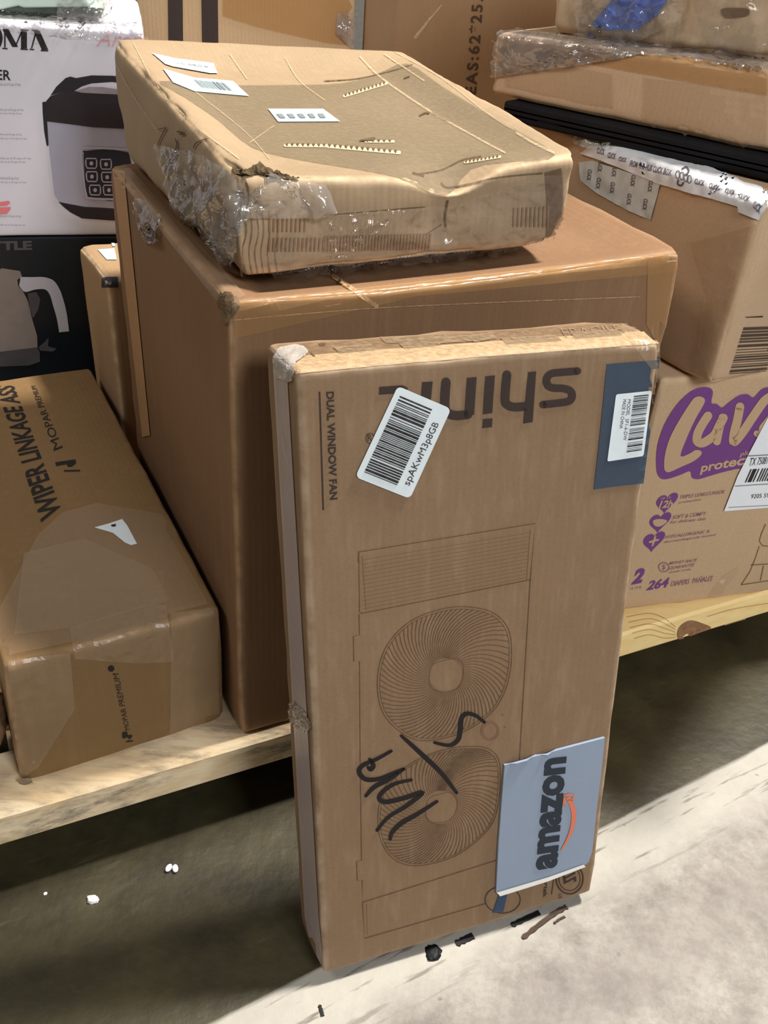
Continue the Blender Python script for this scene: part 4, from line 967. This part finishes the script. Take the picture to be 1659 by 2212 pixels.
# dark slab and the flat top box (J)
Kc = boxcorners(0.115, 1.335, LT + 0.001, -0.64, 0.62, 0.36, 0.024)
kk = tag(carton('flat_package', Kc, plain('black_film', (20, 19, 22), 0.7, 0.3, 20, spec=0.2), r=0.004, cell=0.04, rough=0.002, seed=25), 'flat black package between the white taped box and the top right carton', 'package')
JZ = LT + 0.026
jl = at(1052, 203, JZ); jr = at(1659, 333, JZ)
jy = math.atan2(jr.y - jl.y, jr.x - jl.x)
jh = z_vert(1056, 68, jl.x, jl.y) - JZ
jh2 = z_vert(1659, 152, jr.x, jr.y) - JZ
K_J = kraft('kraft_top_right_box', (204, 174, 142), jy, seed=16.3, wear=(222, 196, 160), blotch=0.5)
Jc = boxcorners(jl.x, jl.y, JZ, jy, (jr - jl).length * 1.25, 0.34, jh)
for k in ('RFt', 'RBt'): Jc[k].z = JZ + jh + (jh2 - jh) * 1.25
for k in ('LBt', 'RBt'): pass
jb = tag(carton('cardboard_box', Jc, K_J, r=0.008, cell=0.03, rough=0.003, seed=27), 'wide low tape-banded carton at top right, carrying the crumpled kraft parcel', 'box')
zj = Z(1000, 0, 0.3972)
Art().poly(zj((150, 210), (240, 200), (400, 215), (700, 260), (1000, 300), (1400, 330), (1659, 400), (1659, 520), (1200, 440), (700, 350), (230, 300), (150, 300))).put('packing_tape', TAPE_BR, jb, off=0.001, sub=20)
Art().poly(zj((985, 420), (1300, 450), (1659, 500), (1659, 880), (975, 700))).put('packing_tape', TAPE, jb, off=0.001, sub=25)
Art().poly(zj((235, 290), (820, 400), (820, 640), (230, 520))).put('packing_tape', TAPE, jb, off=0.001, sub=25)
Art().poly(zj((130, 160), (320, 170), (700, 220), (1000, 245), (1440, 300), (1659, 330), (1659, 400), (1400, 360), (1000, 300), (620, 250), (280, 225), (200, 260), (180, 420), (120, 430))).put('plastic_wrap', WRAP, jb, off=0.002, sub=8, crinkle=0.006, cfreq=25, smooth=True)

# crumpled kraft parcel in a clear bag on top (O)
exj = Vector((math.cos(jy), math.sin(jy), 0)); eyj = Vector((-math.sin(jy), math.cos(jy), 0))
o2 = Jc['LFt'] + exj * 0.045 + eyj * 0.055; 
Oc = boxcorners(o2.x, o2.y, JZ + jh + 0.002, jy, (jr - jl).length * 1.15, 0.26, 0.15)
for k in ('RFb', 'RBb', 'RFt', 'RBt'): Oc[k].z += (jh2 - jh) * 1.15
K_O = kraft('kraft_paper_parcel', (206, 180, 148), jy, seed=18.8, wear=(226, 204, 172), blotch=0.3)
def dispO(u, v, w, p):
    n1 = noise.noise(p * 9 + Vector((5, 0, 0))); n2 = abs(noise.noise(p * 20)); 
    return (eyj * (0.016 * n1 + 0.010 * n2) + Vector((0, 0, 0.006 * n1))) * (0.3 + 0.7 * w)
ob = tag(carton('kraft_parcel', Oc, K_O, r=0.012, cell=0.012, rough=0.004, seed=29, disp=dispO), 'crumpled kraft paper parcel with blue tape in clear plastic, topmost at right', 'parcel')
Art().poly(zj((865, -60), (1115, -60), (1110, 10), (1060, 80), (960, 160), (880, 165), (790, 160), (735, 150), (700, 130), (790, 80))).poly(zj((690, 170), (740, 215), (665, 215))).put('blue_tape', plain('blue_tape_film', (64, 120, 232), 0.35, 0.15, 25), ob, off=0.0015, sub=8)
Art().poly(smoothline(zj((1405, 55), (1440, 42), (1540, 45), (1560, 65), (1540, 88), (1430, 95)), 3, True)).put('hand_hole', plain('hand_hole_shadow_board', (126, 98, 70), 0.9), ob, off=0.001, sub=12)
Art().poly(zj((640, -60), (1230, -60), (1200, 120), (1000, 200), (640, 190), (620, 60))).put('plastic_wrap', WRAP, ob, off=0.004, sub=9, crinkle=0.012, cfreq=32, smooth=True)
Art().poly(zj((1230, -60), (1659, -60), (1659, 330), (1440, 290), (1300, 180))).put('plastic_wrap', film('thin_bag', tint=(255,255,255), body=0.05, gloss=0.22, bump=0.8, rough=0.1), ob, off=0.004, sub=12, crinkle=0.012, cfreq=25, smooth=True)

# ------------------------------------------------------------------ bits on the floor and under the left box
def pebble(name, px, py, s, mat, label, cat, seed, group=None, flat_=0.5, z=0.0, elong=(1, 1)):
    c = at(px, py, z + s * 0.5 * flat_); bm = bmesh.new(); bmesh.ops.create_icosphere(bm, subdivisions=3, radius=1)
    vs = []
    for v in bm.verts:
        n = v.co.normalized(); k = 1 + 0.35 * noise.noise(n * 1.6 + Vector((seed, 0, 0))) + 0.25 * noise.noise(n * 4 + Vector((0, seed, 0)))
        vs.append(Vector((c.x + n.x * k * s * elong[0], c.y + n.y * k * s * elong[1], max(z + 0.0003, c.z + n.z * k * s * flat_))))
    bm.faces.ensure_lookup_table(); fs = [tuple(v.index for v in f.verts) for f in bm.faces]; bm.free()
    return tag(newobj(name, vs, fs, mat, smooth=True), label, cat, group)
FOAM = plain('white_foam', (238, 236, 236), 0.7, 0.03)
pebble('foam_crumb', 200, 1943, 0.0062, FOAM, 'largest white foam crumb on the dark floor, the middle one of three', 'foam crumb', 3, flat_=0.6, elong=(1.2, 0.8))
# V-shaped crumb
def vcrumb():
    c = at(372, 1874, 0.003); vs = []; fs = []
    for sgn, base in ((-1, 0), (1, 1)):
        bm = bmesh.new(); bmesh.ops.create_icosphere(bm, subdivisions=2, radius=1); off_ = len(vs)
        for v in bm.verts:
            n = v.co; vs.append(Vector((c.x + sgn * 0.004 + n.x * 0.0038 + sgn * -n.y * 0.001, c.y + n.y * 0.0055 - 0.001 * abs(sgn), 0.0032 + n.z * 0.003)))
        fs += [tuple(v.index + off_ for v in f.verts) for f in bm.faces]; bm.free()
    return newobj('foam_crumb', vs, fs, FOAM, smooth=True)
tag(vcrumb(), 'white V-shaped foam crumb on the dark floor, nearest the leaning fan carton', 'foam crumb')
pebble('foam_crumb', 98, 1930, 0.0022, FOAM, 'tiny white foam speck on the dark floor, leftmost of three crumbs', 'foam crumb', 6)
BKD = plain('black_scrap', (20, 20, 22), 0.6, 0.3)
pebble('plastic_scrap', 936, 2058, 0.009, BKD, 'ragged black scrap on the floor under the leaning fan carton', 'scrap', 12, flat_=0.25, elong=(1.0, 1.1))
def strip(pts, w_, mat, name, label, cat):
    P_ = [at(x, y, 0.0) for x, y in smoothline(pts, 4)]; vs = []; n = len(P_)
    for i, p in enumerate(P_):
        a_ = P_[max(0, i - 1)]; b_ = P_[min(n - 1, i + 1)]; t_ = (b_ - a_).normalized(); s_ = Vector((-t_.y, t_.x, 0)) * w_ / 2 * (0.6 + 0.6 * abs(math.sin(i * 1.7)))
        for q_, z_ in ((-1, 0.0003), (-0.8, 0.0016), (0.8, 0.0016), (1, 0.0003)): vs.append(p + s_ * q_ + Vector((0, 0, z_)))
    fs = []
    for i in range(n - 1):
        for k in range(4): fs.append((i * 4 + k, i * 4 + (k + 1) % 4, i * 4 + 4 + (k + 1) % 4, i * 4 + 4 + k))
    fs += [(3, 2, 1, 0), tuple(range(4 * n - 4, 4 * n))]
    return tag(newobj(name, vs, fs, mat), label, cat)
BRS = plain('dark_bark', (70, 54, 46), 0.8, 0.3, 120)
strip([(1128, 2028), (1160, 2002), (1195, 1976), (1224, 1960)], 0.006, BRS, 'bark_splinter', 'long dark brown splinter on the pale floor by the fan carton foot', 'splinter')
strip([(1196, 1996), (1208, 1987), (1220, 1981)], 0.003, BRS, 'bark_splinter', 'short dark splinter on the pale floor, right of the long one', 'splinter')
strip([(985, 2040), (1005, 2030), (1022, 2022)], 0.008, BKD, 'plastic_scrap', 'small flat black scrap at the lower edge of the fan carton', 'scrap')
strip([(1105, 2000), (1130, 1988), (1165, 1972)], 0.006, BKD, 'plastic_scrap', 'black scrap half under the fan carton near the splinters', 'scrap')
strip([(690, 2172), (694, 2184), (697, 2196)], 0.004, BKD, 'plastic_scrap', 'small black scrap on the floor at the bottom edge, below the fan carton', 'scrap')
# crumpled paper at far left on the pallet
KPAP = kraft('crumpled_kraft_paper', (150, 116, 84), seed=22)
c = at(-8, 1600, DECK + 0.05); bm = bmesh.new(); bmesh.ops.create_icosphere(bm, subdivisions=5, radius=1); vs = []
for v in bm.verts:
    n = v.co.normalized(); k = 1 + 0.35 * abs(noise.noise(n * 1.5 + Vector((3, 1, 0)))) - 0.22 * abs(noise.noise(n * 3.2))
    vs.append(Vector((c.x - 0.028 + n.x * 0.024 * k, c.y + 0.02 + n.y * 0.05 * k, max(DECK + 0.0005, DECK + 0.045 + n.z * 0.045 * k))))
fs = [tuple(v.index for v in f.verts) for f in bm.faces]; bm.free()
tag(newobj('crumpled_paper', vs, fs, KPAP), 'crumpled brown paper at the far left edge, beside the long low carton', 'paper')
